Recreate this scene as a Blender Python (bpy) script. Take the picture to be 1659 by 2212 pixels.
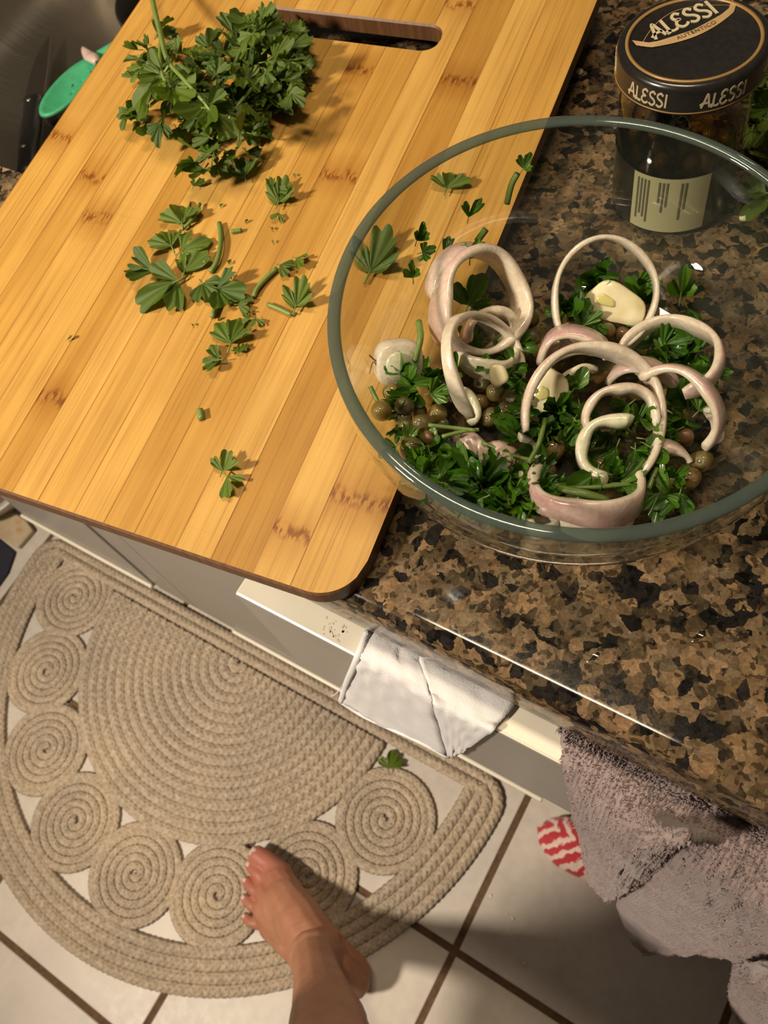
import bpy, bmesh, math, random
import numpy as np
from mathutils import Vector, Matrix, Euler

# ------------------------------------------------------------------ camera, world, lights, exposure
for o in list(bpy.data.objects): bpy.data.objects.remove(o)
SC = bpy.context.scene
COL = SC.collection
CAMZ = 1.29
FPX, CX, CY = 1789.0, 829.5, 1106.0
# rows: image right, image down, viewing direction, in world axes (X along the counter, Y into it, Z up)
RW = np.array([[0.8485406669, 0.4954543387, -0.1857518098],
               [0.3728732687, -0.8089785149, -0.4544439327],
               [-0.3754254414, 0.3163522732, -0.8711928473]])
cam = bpy.data.cameras.new('camera')
camo = bpy.data.objects.new('camera', cam); COL.objects.link(camo)
cam.sensor_fit = 'VERTICAL'; cam.sensor_height = 4.8; cam.sensor_width = 3.6
cam.lens = 4.8*FPX/2212.0
cam.clip_start = 0.01; cam.clip_end = 30
cam.dof.use_dof = True; cam.dof.focus_distance = 0.40; cam.dof.aperture_fstop = 2.6
r_, u_, b_ = Vector(RW[0]), Vector(-RW[1]), Vector(-RW[2])
mw = Matrix(((r_.x, u_.x, b_.x, 0), (r_.y, u_.y, b_.y, 0), (r_.z, u_.z, b_.z, CAMZ), (0, 0, 0, 1)))
camo.matrix_world = mw
SC.camera = camo

w = bpy.data.worlds.new('room_ambient'); SC.world = w; w.use_nodes = True
w.node_tree.nodes['Background'].inputs[0].default_value = (1.0, 0.84, 0.68, 1)
w.node_tree.nodes['Background'].inputs[1].default_value = 0.055

def area(name, loc, target, size, power, col):
    l = bpy.data.lights.new(name, 'AREA'); l.shape = 'DISK'; l.size = size; l.energy = power; l.color = col
    o = bpy.data.objects.new(name, l); COL.objects.link(o); o.location = loc
    d = Vector(target) - Vector(loc); o.rotation_euler = d.to_track_quat('-Z', 'Y').to_euler()
    return o
# recessed ceiling spot over the sink end of the kitchen, and a dim fixture further off in the room
def spot(name, loc, target, ang, blend, power, size, col):
    l = bpy.data.lights.new(name, 'SPOT'); l.spot_size = math.radians(ang); l.spot_blend = blend; l.energy = power; l.shadow_soft_size = size; l.color = col
    o = bpy.data.objects.new(name, l); COL.objects.link(o); o.location = loc
    o.rotation_euler = (Vector(target)-Vector(loc)).to_track_quat('-Z', 'Y').to_euler(); return o
spot('ceiling_spot', (-1.12, -1.15, 2.30), (-.64, .02, .70), 54, 1.0, 310, .13, (1.0, .87, .70))
tube_l = area('ceiling_tube_light', (-0.27, 0.34, 2.45), (-0.27, 0.34, 0.9), .58, 12, (1.0, 0.80, 0.55))
tube_l.data.shape = 'RECTANGLE'; tube_l.data.size = .58; tube_l.data.size_y = .12; tube_l.rotation_euler = (0, 0, 0)

SC.view_settings.view_transform = 'Standard'
SC.view_settings.look = 'None'
SC.view_settings.exposure = 0.0
SC.view_settings.gamma = 1.0
SC.view_settings.use_curve_mapping = False
SC.cycles.transparent_max_bounces = 32
SC.cycles.max_bounces = 10

# ------------------------------------------------------------------ helpers
rnd = random.Random(7)
def ray(x, y): return Vector(RW.T @ np.array([(x-CX)/FPX, (y-CY)/FPX, 1.0]))
def at(x, y, z):
    d = ray(x, y); return d*((z-CAMZ)/d.z) + Vector((0, 0, CAMZ))
def aty(x, y, yy):
    d = ray(x, y); return d*(yy/d.y) + Vector((0, 0, CAMZ))
def depth(p): return float(RW[2] @ np.array([p[0], p[1], p[2]-CAMZ]))

MATS = {}
class N:
    """tiny node-graph builder"""
    def __init__(s, name):
        s.m = bpy.data.materials.new(name); s.m.use_nodes = True; s.t = s.m.node_tree; s.t.nodes.clear()
        s.out = s.t.nodes.new('ShaderNodeOutputMaterial'); MATS[name] = s.m
    def n(s, typ, ins=None, **kw):
        nd = s.t.nodes.new('ShaderNode'+typ)
        for k, v in kw.items(): setattr(nd, k, v)
        for k, v in (ins or {}).items():
            if isinstance(v, bpy.types.NodeSocket): s.t.links.new(v, nd.inputs[k])
            else:
                if isinstance(v, tuple) and len(v) == 3 and nd.inputs[k].type == 'RGBA': v = v+(1,)
                nd.inputs[k].default_value = v
        return nd
    def ramp(s, fac, stops, interp='LINEAR'):
        nd = s.n('ValToRGB', {0: fac}); cr = nd.color_ramp; cr.interpolation = interp
        while len(cr.elements) < len(stops): cr.elements.new(0.5)
        for e, (p, c) in zip(cr.elements, stops):
            e.position = p; e.color = c if len(c) == 4 else tuple(c)+(1,)
        return nd.outputs[0]
    def mix(s, f, a, b, blend='MIX'):
        nd = s.n('Mix', data_type='RGBA', blend_type=blend)
        for i, v in ((0, f), (6, a), (7, b)):
            if isinstance(v, bpy.types.NodeSocket): s.t.links.new(v, nd.inputs[i])
            else: nd.inputs[i].default_value = (v+(1,)) if isinstance(v, tuple) and len(v) == 3 else v
        return nd.outputs[2]
    def math(s, op, a, b=0.0, c=0.0):
        nd = s.n('Math', operation=op)
        for i, v in enumerate((a, b, c)):
            if isinstance(v, bpy.types.NodeSocket): s.t.links.new(v, nd.inputs[i])
            else: nd.inputs[i].default_value = v
        return nd.outputs[0]
    def obj(s, scale=(1, 1, 1)):
        tc = s.n('TexCoord'); mp = s.n('Mapping', {'Vector': tc.outputs['Object'], 'Scale': scale}); return mp.outputs[0]
    def noise(s, vec, scale, detail=3, rough=.55, dist=0): return s.n('TexNoise', {'Vector': vec, 'Scale': scale, 'Detail': detail, 'Roughness': rough, 'Distortion': dist})
    def bump(s, h, strength=.3, dist=.001): return s.n('Bump', {'Height': h, 'Strength': strength, 'Distance': dist}).outputs[0]
    def pbr(s, **kw):
        nd = s.n('BsdfPrincipled')
        for k, v in kw.items():
            k = {'color': 'Base Color', 'rough': 'Roughness', 'metal': 'Metallic', 'normal': 'Normal', 'spec': 'Specular IOR Level', 'coat': 'Coat Weight',
                 'sss': 'Subsurface Weight', 'sssr': 'Subsurface Radius', 'ssss': 'Subsurface Scale', 'trans': 'Transmission Weight', 'alpha': 'Alpha', 'sheen': 'Sheen Weight', 'ior': 'IOR', 'coatr': 'Coat Roughness'}[k]
            if isinstance(v, bpy.types.NodeSocket): s.t.links.new(v, nd.inputs[k])
            else: nd.inputs[k].default_value = (v+(1,)) if isinstance(v, tuple) and len(v) == 3 and nd.inputs[k].type == 'RGBA' else v
        return nd.outputs[0]
    def done(s, sh): s.t.links.new(sh, s.out.inputs[0]); return s.m

def mesh(name, v, f, mats, parent=None, smooth=True, fm=None, link=True):
    me = bpy.data.meshes.new(name)
    me.from_pydata([tuple(p) for p in v], [], [tuple(int(i) for i in q) for q in f])
    if not isinstance(mats, (list, tuple)): mats = [mats]
    for m in mats: me.materials.append(MATS[m])
    if smooth: me.polygons.foreach_set('use_smooth', [True]*len(me.polygons))
    if fm is not None: me.polygons.foreach_set('material_index', list(fm))
    me.update()
    return obj(name, me, parent) if link else me
def obj(name, me, parent=None, loc=None, rot=None):
    o = bpy.data.objects.new(name, me); COL.objects.link(o)
    if parent is not None:
        o.parent = parent
        if loc is None: o.matrix_parent_inverse = base_inv(parent)
    if loc is not None: o.location = loc
    if rot is not None: o.rotation_euler = rot
    return o
def base_inv(p):
    m = Matrix.Identity(4); q = p
    while q is not None:
        m = q.matrix_parent_inverse @ Matrix.LocRotScale(q.location, q.rotation_euler, q.scale) @ m if q.parent else Matrix.LocRotScale(q.location, q.rotation_euler, q.scale) @ m
        q = q.parent
    return m.inverted()
def tag(o, label, cat, group=None):
    o['label'] = label; o['category'] = cat
    if group: o['group'] = group
    return o
def thing(name, label, cat, loc=(0, 0, 0), group=None):
    o = bpy.data.objects.new(name, None); COL.objects.link(o); o.location = loc; o.empty_display_size = .02
    return tag(o, label, cat, group)
def struct(o): o['kind'] = 'structure'; return o

def box(x0, x1, y0, y1, z0, z1, bev=0.0, seg=2):
    bm = bmesh.new(); bmesh.ops.create_cube(bm, size=1)
    for v in bm.verts: v.co = Vector(((x0+x1)/2+v.co.x*(x1-x0), (y0+y1)/2+v.co.y*(y1-y0), (z0+z1)/2+v.co.z*(z1-z0)))
    if bev: bmesh.ops.bevel(bm, geom=bm.edges[:], offset=bev, segments=seg, affect='EDGES', profile=.5)
    return bm
def bobj(name, bm, mat, parent=None, smooth=False):
    me = bpy.data.meshes.new(name); bm.to_mesh(me); bm.free(); me.materials.append(MATS[mat])
    if smooth: me.polygons.foreach_set('use_smooth', [True]*len(me.polygons))
    return obj(name, me, parent)
def lathe(profile, n=64, closed=False):
    """profile [(r, z)] about Z; r=0 points collapse"""
    v, f, rows = [], [], []
    for r, z in profile:
        if r < 1e-7: v.append((0, 0, z)); rows.append([len(v)-1]*n)
        else:
            s = len(v)
            for i in range(n): a = 2*math.pi*i/n; v.append((r*math.cos(a), r*math.sin(a), z))
            rows.append(list(range(s, s+n)))
    rr = list(zip(rows, rows[1:])) + ([(rows[-1], rows[0])] if closed else [])
    for A, B in rr:
        for i in range(n):
            q = [A[i], A[(i+1) % n], B[(i+1) % n], B[i]]
            q = [k for j, k in enumerate(q) if k not in q[:j]]
            if len(q) > 2: f.append(q)
    return v, f
def cat(P, n):
    """Catmull-Rom through points, n samples per span"""
    P = [np.array(p, float) for p in P]; Q = [2*P[0]-P[1]]+P+[2*P[-1]-P[-2]]; out = []
    for i in range(1, len(Q)-2):
        for k in range(n):
            t = k/n; a, b, c, d = Q[i-1:i+3]
            out.append(.5*((2*b)+(c-a)*t+(2*a-5*b+4*c-d)*t*t+(3*b-a-3*c+d)*t**3))
    out.append(P[-1]); return np.array(out)
def tube(P, R, ns=6, cap=True):
    P = np.array([tuple(p) for p in P], float); n = len(P)
    if np.isscalar(R): R = [R]*n
    T = np.gradient(P, axis=0); T /= (np.linalg.norm(T, axis=1)[:, None]+1e-12)
    up = np.array([0, 0, 1.0]) if abs(T[0][2]) < .9 else np.array([1.0, 0, 0])
    v, f = [], []
    for i in range(n):
        s = np.cross(T[i], up); s /= np.linalg.norm(s)+1e-12; u = np.cross(s, T[i]); up = u
        for k in range(ns):
            a = 2*math.pi*k/ns; v.append(P[i]+R[i]*(math.cos(a)*s+math.sin(a)*u))
    for i in range(n-1):
        for k in range(ns): f.append((i*ns+k, i*ns+(k+1) % ns, (i+1)*ns+(k+1) % ns, (i+1)*ns+k))
    if cap: f.append(tuple(range(ns-1, -1, -1))); f.append(tuple((n-1)*ns+k for k in range(ns)))
    return v, f
def merge(parts):
    V, F, o = [], [], 0
    for v, f in parts:
        V += [tuple(p) for p in v]; F += [tuple(i+o for i in q) for q in f]; o += len(v)
    return V, F
def grid_surface(rows, nu, nv):
    """rows of control points -> smooth grid"""
    R = [cat(r, nu) for r in rows]; R = np.array(R); Cc = np.array([cat(R[:, j], nv) for j in range(R.shape[1])])
    G = np.transpose(Cc, (1, 0, 2)); return G
def grid_faces(nr, nc): return [(i*nc+j, i*nc+j+1, (i+1)*nc+j+1, (i+1)*nc+j) for i in range(nr-1) for j in range(nc-1)]
def solid(o, t, off=-1):
    m = o.modifiers.new('thickness', 'SOLIDIFY'); m.thickness = t; m.offset = off; return o

# ------------------------------------------------------------------ materials
def build_materials():
    # granite
    a = N('granite'); P = a.obj()
    wob = a.noise(P, 110, 3).outputs['Color']
    PW = a.n('VectorMath', {0: P, 1: a.n('VectorMath', {0: wob, 3: .009}, operation='SCALE').outputs[0]}, operation='ADD').outputs[0]
    v1 = a.n('TexVoronoi', {'Vector': PW, 'Scale': 165.0, 'Randomness': 1.0})
    v2 = a.n('TexVoronoi', {'Vector': PW, 'Scale': 420.0})
    s1 = a.n('SeparateColor', {0: v1.outputs['Color']}); s2 = a.n('SeparateColor', {0: v2.outputs['Color']})
    big = a.noise(P, 48, 4, .65).outputs[0]
    g = a.math('ADD', a.math('MULTIPLY', s1.outputs[0], .62), a.math('MULTIPLY', big, .62))
    base = a.ramp(g, [(.0, (.014, .013, .013)), (.40, (.022, .019, .017)), (.46, (.058, .045, .029)), (.54, (.135, .095, .053)), (.66, (.25, .165, .085)), (.78, (.29, .19, .11)), (.92, (.20, .15, .09))])
    base = a.mix(.85, base, a.ramp(s1.outputs[1], [(.0, (.55, .56, .58)), (.5, (1, .98, .95)), (1, (1.35, 1.28, 1.22))]), 'MULTIPLY')
    base = a.mix(a.math('MULTIPLY', s1.outputs[2], .35), base, a.mix(1.0, base, (.85, 1.0, 1.1), 'MULTIPLY'))
    fine = a.ramp(s2.outputs[1], [(.0, (.03, .022, .016)), (.16, (.035, .026, .018)), (.2, (.55, .5, .45)), (1, (1, 1, 1))])
    c = a.mix(.75, base, fine, 'MULTIPLY')
    gr = a.noise(P, 700, 2).outputs[0]
    c = a.mix(.35, c, a.ramp(gr, [(.3, (.35, .33, .3)), (.7, (1.35, 1.3, 1.2))]), 'MULTIPLY')
    a.done(a.pbr(color=c, rough=a.math('MULTIPLY_ADD', gr, .08, .06), spec=.5))
    # bamboo, one tint per strip from its own properties
    a = N('bamboo'); tc = a.n('TexCoord'); P = tc.outputs['Object']
    tint = a.n('Attribute', attribute_type='OBJECT', attribute_name='tint').outputs['Fac']
    seed = a.n('Attribute', attribute_type='OBJECT', attribute_name='seed').outputs['Fac']
    off = a.n('CombineXYZ', {0: seed, 1: a.math('MULTIPLY', seed, 3.7)}).outputs[0]
    PO = a.n('VectorMath', {0: P, 1: off}, operation='ADD').outputs[0]
    g1 = a.noise(a.n('Mapping', {'Vector': PO, 'Scale': (620, 9, 40)}).outputs[0], 1, 4, .6).outputs[0]
    g2 = a.noise(a.n('Mapping', {'Vector': PO, 'Scale': (140, 5, 10)}).outputs[0], 1, 2).outputs[0]
    g3 = a.noise(PO, 14, 2).outputs[0]
    c = a.ramp(tint, [(.0, (.40, .196, .032)), (.5, (.53, .290, .060)), (1, (.64, .382, .100))])
    c = a.mix(.55, c, a.ramp(g1, [(.30, (.55, .42, .26)), (.46, (.95, .94, .92)), (.75, (1.10, 1.12, 1.18))]), 'MULTIPLY')
    c = a.mix(.6, c, a.ramp(g2, [(.3, (.78, .70, .58)), (.6, (1.05, 1.05, 1.05))]), 'MULTIPLY')
    c = a.mix(.5, c, a.ramp(g3, [(.35, (.84, .80, .72)), (.65, (1.08, 1.08, 1.06))]), 'MULTIPLY')
    y = a.n('SeparateXYZ', {0: P}).outputs[1]
    wv = a.math('MULTIPLY_ADD', g2, .012, -.006); yy = a.math('ADD', y, wv)
    dots = a.noise(a.n('Mapping', {'Vector': PO, 'Scale': (420, 130, 40)}).outputs[0], 1, 2).outputs[0]
    for k in ('knot_a', 'knot_b'):
        kk = a.n('Attribute', attribute_type='OBJECT', attribute_name=k).outputs['Fac']
        d = a.math('SUBTRACT', yy, kk); ad = a.math('ABSOLUTE', d)
        band = a.n('MapRange', {0: ad, 1: .004, 2: .022, 3: 1.0, 4: 0.0}).outputs[0]
        core = a.n('MapRange', {0: ad, 1: .001, 2: .006, 3: 1.0, 4: 0.0}).outputs[0]
        c = a.mix(a.math('MULTIPLY', band, .62), c, a.mix(.8, c, (.62, .42, .22), 'MULTIPLY'))
        sp = a.ramp(dots, [(.46, (0, 0, 0)), (.56, (1, 1, 1))])
        c = a.mix(a.math('MULTIPLY', core, sp), c, a.mix(.85, c, (.40, .22, .10), 'MULTIPLY'))
    xx = a.n('SeparateXYZ', {0: P}).outputs[0]
    sd_ = a.math('ABSOLUTE', a.math('SUBTRACT', xx, a.n('Attribute', attribute_type='OBJECT', attribute_name='seam').outputs['Fac']))
    sm_ = a.n('MapRange', {0: sd_, 1: .0002, 2: .0009, 3: 1.0, 4: 0.0}).outputs[0]
    c = a.mix(a.math('MULTIPLY', sm_, a.math('MULTIPLY_ADD', g3, 1.6, .0)), c, a.mix(1.0, c, (.42, .26, .12), 'MULTIPLY'))
    # knife scratches
    sc = a.noise(a.n('Mapping', {'Vector': P, 'Rotation': (0, 0, .35), 'Scale': (9, 900, 1)}).outputs[0], 1, 1).outputs[0]
    c = a.mix(a.ramp(sc, [(.71, (0, 0, 0)), (.74, (.22, .22, .22))]), c, (.30, .14, .04))
    a.done(a.pbr(color=c, rough=a.math('MULTIPLY_ADD', g1, .2, .34), spec=.45, normal=a.bump(g1, .12, .0006)))
    a = N('bamboo_edge'); P = a.obj((1, 1, 1)); g = a.noise(a.obj((300, 300, 20)), 1, 3).outputs[0]
    a.done(a.pbr(color=a.ramp(g, [(.3, (.10, .042, .016)), (.7, (.17, .075, .028))]), rough=.5))
    # painted cabinet
    for nm, colr, ro in (('cabinet_paint', (.30, .275, .25), .34), ('drawer_paint', (.76, .70, .57), .32), ('pail_plastic', (.8, .77, .72), .35)):
        a = N(nm); P = a.obj(); g = a.noise(P, 30, 3).outputs[0]
        c = a.mix(.25, colr, a.ramp(g, [(.3, (.86, .84, .80)), (.7, (1.04, 1.04, 1.03))]), 'MULTIPLY')
        a.done(a.pbr(color=c, rough=ro, normal=a.bump(a.noise(P, 240, 2).outputs[0], .05, .0005)))
    a = N('stain'); a.done(a.pbr(color=(.70, .62, .45), rough=.4))
    a = N('cabinet_inside'); a.done(a.pbr(color=(.30, .22, .15), rough=.7))
    # floor tile and grout
    a = N('floor_tile'); P = a.obj(); g = a.noise(P, 9, 4).outputs[0]; g2 = a.noise(P, 70, 3).outputs[0]
    rn = a.n('ObjectInfo').outputs['Random']
    c = a.ramp(g, [(.3, (.52, .46, .40)), (.55, (.60, .54, .47)), (.75, (.54, .49, .44))])
    c = a.mix(.5, c, a.ramp(g2, [(.3, (.9, .88, .86)), (.7, (1.05, 1.05, 1.05))]), 'MULTIPLY')
    c = a.mix(1.0, c, a.ramp(rn, [(0, (.93, .93, .93)), (1, (1.04, 1.03, 1.02))]), 'MULTIPLY')
    a.done(a.pbr(color=c, rough=a.math('MULTIPLY_ADD', g2, .25, .30), normal=a.bump(g2, .08, .001)))
    a = N('grout'); P = a.obj(); g = a.noise(P, 150, 3).outputs[0]
    a.done(a.pbr(color=a.ramp(g, [(.3, (.085, .045, .022)), (.7, (.15, .085, .042))]), rough=.9))
    # jute
    a = N('jute'); P = a.obj(); g = a.noise(P, 130, 3, .7).outputs[0]; g2 = a.noise(P, 6, 3).outputs[0]; g3 = a.noise(P, 900, 2).outputs[0]
    c = a.ramp(g, [(.28, (.30, .235, .165)), (.5, (.45, .365, .275)), (.75, (.62, .525, .41))])
    c = a.mix(.8, c, a.ramp(g2, [(.35, (.86, .86, .86)), (.62, (1.05, 1.02, .96))]), 'MULTIPLY')
    a.done(a.pbr(color=c, rough=.9, spec=.15, normal=a.bump(g3, .5, .001)))
    # skin, nails
    a = N('skin'); P = a.obj(); g = a.noise(P, 28, 3).outputs[0]; g2 = a.noise(P, 260, 3).outputs[0]
    toe = a.n('SeparateXYZ', {0: P}).outputs[0]
    c = a.ramp(g, [(.3, (.34, .145, .082)), (.55, (.40, .185, .11)), (.8, (.45, .22, .135))])
    rd = a.n('MapRange', {0: toe, 1: .17, 2: .23, 3: 0.0, 4: .75}).outputs[0]
    c = a.mix(rd, c, (.44, .14, .105))
    a.done(a.pbr(color=c, rough=.48, sss=.12, sssr=(1, .35, .2), ssss=.006, spec=.4, normal=a.bump(g2, .15, .001)))
    a = N('toenail'); a.done(a.pbr(color=(.66, .47, .41), rough=.22, coat=.4))
    # parsley
    for nm, ca, cb, ro, coat in (('parsley', (.062, .115, .009), (.125, .190, .017), .42, .0), ('parsley_wet', (.036, .115, .006), (.090, .21, .012), .22, .6), ('parsley_stem', (.17, .26, .06), (.25, .34, .09), .38, .1), ('parsley_pale', (.26, .30, .05), (.34, .36, .08), .4, .1)):
        a = N(nm); P = a.obj(); g = a.noise(P, 90, 3).outputs[0]; rn = a.n('ObjectInfo').outputs['Random']
        c = a.mix(rn, ca, cb); c = a.mix(.6, c, a.ramp(g, [(.3, (.72, .78, .7)), (.7, (1.15, 1.12, 1.05))]), 'MULTIPLY')
        p = a.pbr(color=c, rough=ro, coat=coat, coatr=.08, normal=a.bump(a.noise(P, 420, 2).outputs[0], .25, .0006))
        tr = a.n('BsdfTranslucent', {0: a.mix(1.0, c, (1.3, 1.5, .6), 'MULTIPLY')}).outputs[0]
        a.done(a.n('MixShader', {0: .22, 1: p, 2: tr}).outputs[0])
    # shallot, garlic, capers
    for nm, c0, c1 in (('shallot_flesh', (.64, .55, .42), (.76, .68, .54)), ('shallot_skin', (.60, .40, .36), (.72, .57, .48)), ('shallot_green', (.55, .55, .36), (.68, .66, .48)), ('shallot_pink', (.52, .30, .29), (.70, .55, .46))):
        a = N(nm); P = a.obj(); g = a.noise(a.obj((60, 60, 60)), 1, 3).outputs[0]; f2 = a.noise(a.obj((420, 420, 420)), 1, 3).outputs[0]; fine = a.ramp(f2, [(.35, (.86, .84, .80)), (.65, (1.05, 1.05, 1.05))])
        a.done(a.pbr(color=a.mix(.7, a.ramp(g, [(.32, c0), (.62, c1)]), fine, 'MULTIPLY'), rough=.24, sss=.30, sssr=(1, .75, .5), ssss=.004, coat=.3, coatr=.12, normal=a.bump(f2, .22, .0010)))
    a = N('garlic'); P = a.obj(); g = a.noise(P, 120, 3).outputs[0]
    a.done(a.pbr(color=a.ramp(g, [(.3, (.72, .62, .34)), (.7, (.84, .77, .53))]), rough=.25, sss=.35, sssr=(1, .8, .5), ssss=.004, coat=.3, normal=a.bump(g, .15, .001)))
    a = N('garlic_core'); a.done(a.pbr(color=(.62, .56, .20), rough=.25, coat=.3))
    a = N('caper'); P = a.obj(); g = a.noise(P, 260, 3).outputs[0]; rn = a.n('ObjectInfo').outputs['Random']
    c = a.ramp(rn, [(0, (.085, .072, .026)), (.45, (.15, .115, .028)), (.8, (.21, .145, .03)), (1, (.16, .075, .04))])
    c = a.mix(.7, c, a.ramp(g, [(.3, (.6, .6, .55)), (.7, (1.3, 1.25, 1.1))]), 'MULTIPLY')
    a.done(a.pbr(color=c, rough=.22, coat=.7, coatr=.06, sss=.1, ssss=.003, normal=a.bump(g, .25, .0012)))
    # glass kinds: clear thin walls with Fresnel gloss
    def glass(nm, tint, ior=1.46, rough=.02, body=0.0, bodycol=(.5, .55, .5)):
        a = N(nm); f0 = ((ior-1)/(ior+1))**2; fc = a.n('LayerWeight', {'Blend': .5}).outputs['Facing']
        fr = a.math('MULTIPLY_ADD', a.math('POWER', fc, 5.0), 1-f0, f0)
        tr = a.n('BsdfTransparent', {0: tint}).outputs[0]
        if body: tr = a.n('MixShader', {0: body, 1: tr, 2: a.n('BsdfDiffuse', {0: bodycol}).outputs[0]}).outputs[0]
        gl = a.n('BsdfGlossy', {0: (1, 1, 1), 'Roughness': rough}).outputs[0]
        a.done(a.n('MixShader', {0: fr, 1: tr, 2: gl}).outputs[0])
    glass('bowl_glass', (.93, .945, .925), body=.026, bodycol=(.48, .54, .45))
    glass('bowl_inner_glass', (.95, .955, .94), body=.006, bodycol=(.50, .54, .46))
    glass('bowl_rim_glass', (.55, .66, .62), 1.55, .05, .42, (.135, .17, .148))
    glass('oil', (.90, .88, .66), 1.40, .22)
    glass('jar_glass', (.86, .84, .76), 1.5, .03)
    glass('brine', (.50, .40, .20), 1.33, .05)
    glass('water', (.97, .97, .95), 1.33, .01)
    # jar print
    a = N('lid_black'); P = a.obj(); g = a.noise(P, 300, 2).outputs[0]
    a.done(a.pbr(color=a.ramp(g, [(.3, (.012, .011, .010)), (.7, (.02, .018, .015))]), rough=.28, coat=.5, coatr=.15))
    a = N('print_gold'); a.done(a.pbr(color=(.42, .25, .085), rough=.35, metal=.25))
    a = N('print_cream'); a.done(a.pbr(color=(.62, .52, .32), rough=.5))
    a = N('print_tan'); P = a.obj(); g = a.noise(P, 60, 2).outputs[0]; a.done(a.pbr(color=a.ramp(g, [(.3, (.42, .26, .10)), (.7, (.58, .40, .20))]), rough=.45))
    a = N('print_brown'); a.done(a.pbr(color=(.16, .10, .05), rough=.6))
    a = N('label_cream'); a.done(a.pbr(color=(.58, .53, .30), rough=.6))
    a = N('label_ink'); a.done(a.pbr(color=(.16, .14, .09), rough=.7))
    a = N('label_yellow'); a.done(a.pbr(color=(.62, .45, .14), rough=.6))
    a = N('label_red'); a.done(a.pbr(color=(.35, .05, .035), rough=.6))
    # steel, plastic
    a = N('steel'); g = a.noise(a.obj((10, 400, 10)), 1, 2).outputs[0]
    a.done(a.pbr(color=(.40, .37, .32), metal=1.0, rough=a.math('MULTIPLY_ADD', g, .14, .30)))
    a = N('blade_steel'); a.done(a.pbr(color=(.30, .28, .25), metal=1.0, rough=.35))
    a = N('black_handle'); a.done(a.pbr(color=(.012, .011, .010), rough=.4))
    a = N('green_silicone'); P = a.obj(); g = a.noise(P, 80, 2).outputs[0]; a.done(a.pbr(color=a.ramp(g, [(.3, (.05, .34, .16)), (.7, (.065, .40, .20))]), rough=.45))
    a = N('drain_dark'); a.done(a.pbr(color=(.05, .045, .04), rough=.45, metal=.6))
    # cloth
    def cloth(nm, c0, c1, wsc, rough=.9, bs=.5):
        a = N(nm); P = a.obj(); g = a.noise(P, 35, 3).outputs[0]; g2 = a.noise(P, 700, 2).outputs[0]
        wv = a.n('TexWave', {'Vector': P, 'Scale': wsc, 'Distortion': 1.5, 'Detail': 1.0, 'Detail Scale': 3.0}, wave_type='BANDS', bands_direction='X').outputs[1]
        h = a.math('ADD', a.math('MULTIPLY', wv, .5), g2)
        c = a.ramp(g, [(.3, c0), (.7, c1)])
        a.done(a.pbr(color=c, rough=rough, spec=.1, sheen=.3, normal=a.bump(h, bs, .0016)))
    cloth('white_cloth', (.78, .75, .75), (.86, .84, .83), 420, .9, .25)
    cloth('terry', (.28, .212, .205), (.37, .292, .28), 130)  # towel is whitish; its shade is put into this darker colour
    # striped slipper: swept stripes
    a = N('striped_fabric'); P = a.obj(); sx = a.n('SeparateXYZ', {0: P})
    q = a.math('ADD', a.math('MULTIPLY', sx.outputs[0], 40.0), a.math('MULTIPLY', a.math('ABSOLUTE', a.math('SUBTRACT', sx.outputs[1], .006)), 46.0))
    nz = a.noise(P, 60, 2).outputs[0]; q = a.math('ADD', q, a.math('MULTIPLY', nz, 1.3))
    fr = a.math('FRACT', q); st = a.ramp(fr, [(.0, (.42, .02, .025)), (.46, (.48, .03, .035)), (.54, (.66, .47, .40)), (.85, (.75, .56, .48)), (1, (.5, .05, .05))])
    a.done(a.pbr(color=st, rough=.85, sheen=.4, normal=a.bump(a.noise(P, 500, 2).outputs[0], .5, .002)))
    # things at the far left of the floor
    a = N('kraft'); P = a.obj(); g = a.noise(P, 25, 3).outputs[0]; a.done(a.pbr(color=a.ramp(g, [(.3, (.42, .30, .16)), (.6, (.52, .42, .28)), (.75, (.48, .24, .06))]), rough=.85))
    a = N('dark_floral'); P = a.obj(); v = a.n('TexVoronoi', {'Vector': P, 'Scale': 13.0}).outputs[0]
    a.done(a.pbr(color=a.ramp(v, [(.0, (.55, .48, .34)), (.30, (.45, .40, .32)), (.36, (.018, .016, .03)), (1, (.02, .018, .032))]), rough=.9))
    a = N('pail_inside'); a.done(a.pbr(color=(.22, .12, .07), rough=.7))
    a = N('crumb'); a.done(a.pbr(color=(.80, .70, .45), rough=.5))
build_materials()

# ------------------------------------------------------------------ floor: separate tiles over a grout bed
PITCH, GR = 0.3345, 0.0095
TX0, TY0 = -0.121, -0.0805      # a grout crossing
floor = struct(bobj('floor', box(-2.2, 1.3, -1.1, .62, -.03, -.0025), 'grout'))
tm = bpy.data.meshes.new('tile'); bm = box(-PITCH/2+GR/2, PITCH/2-GR/2, -PITCH/2+GR/2, PITCH/2-GR/2, -.012, 0, .0018, 2); bm.to_mesh(tm); bm.free(); tm.materials.append(MATS['floor_tile'])
for i in range(-6, 4):
    for j in range(-3, 2):
        o = obj('tile', tm, floor, loc=(TX0+(i+.5)*PITCH, TY0+(j+.5)*PITCH, 0))

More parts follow.
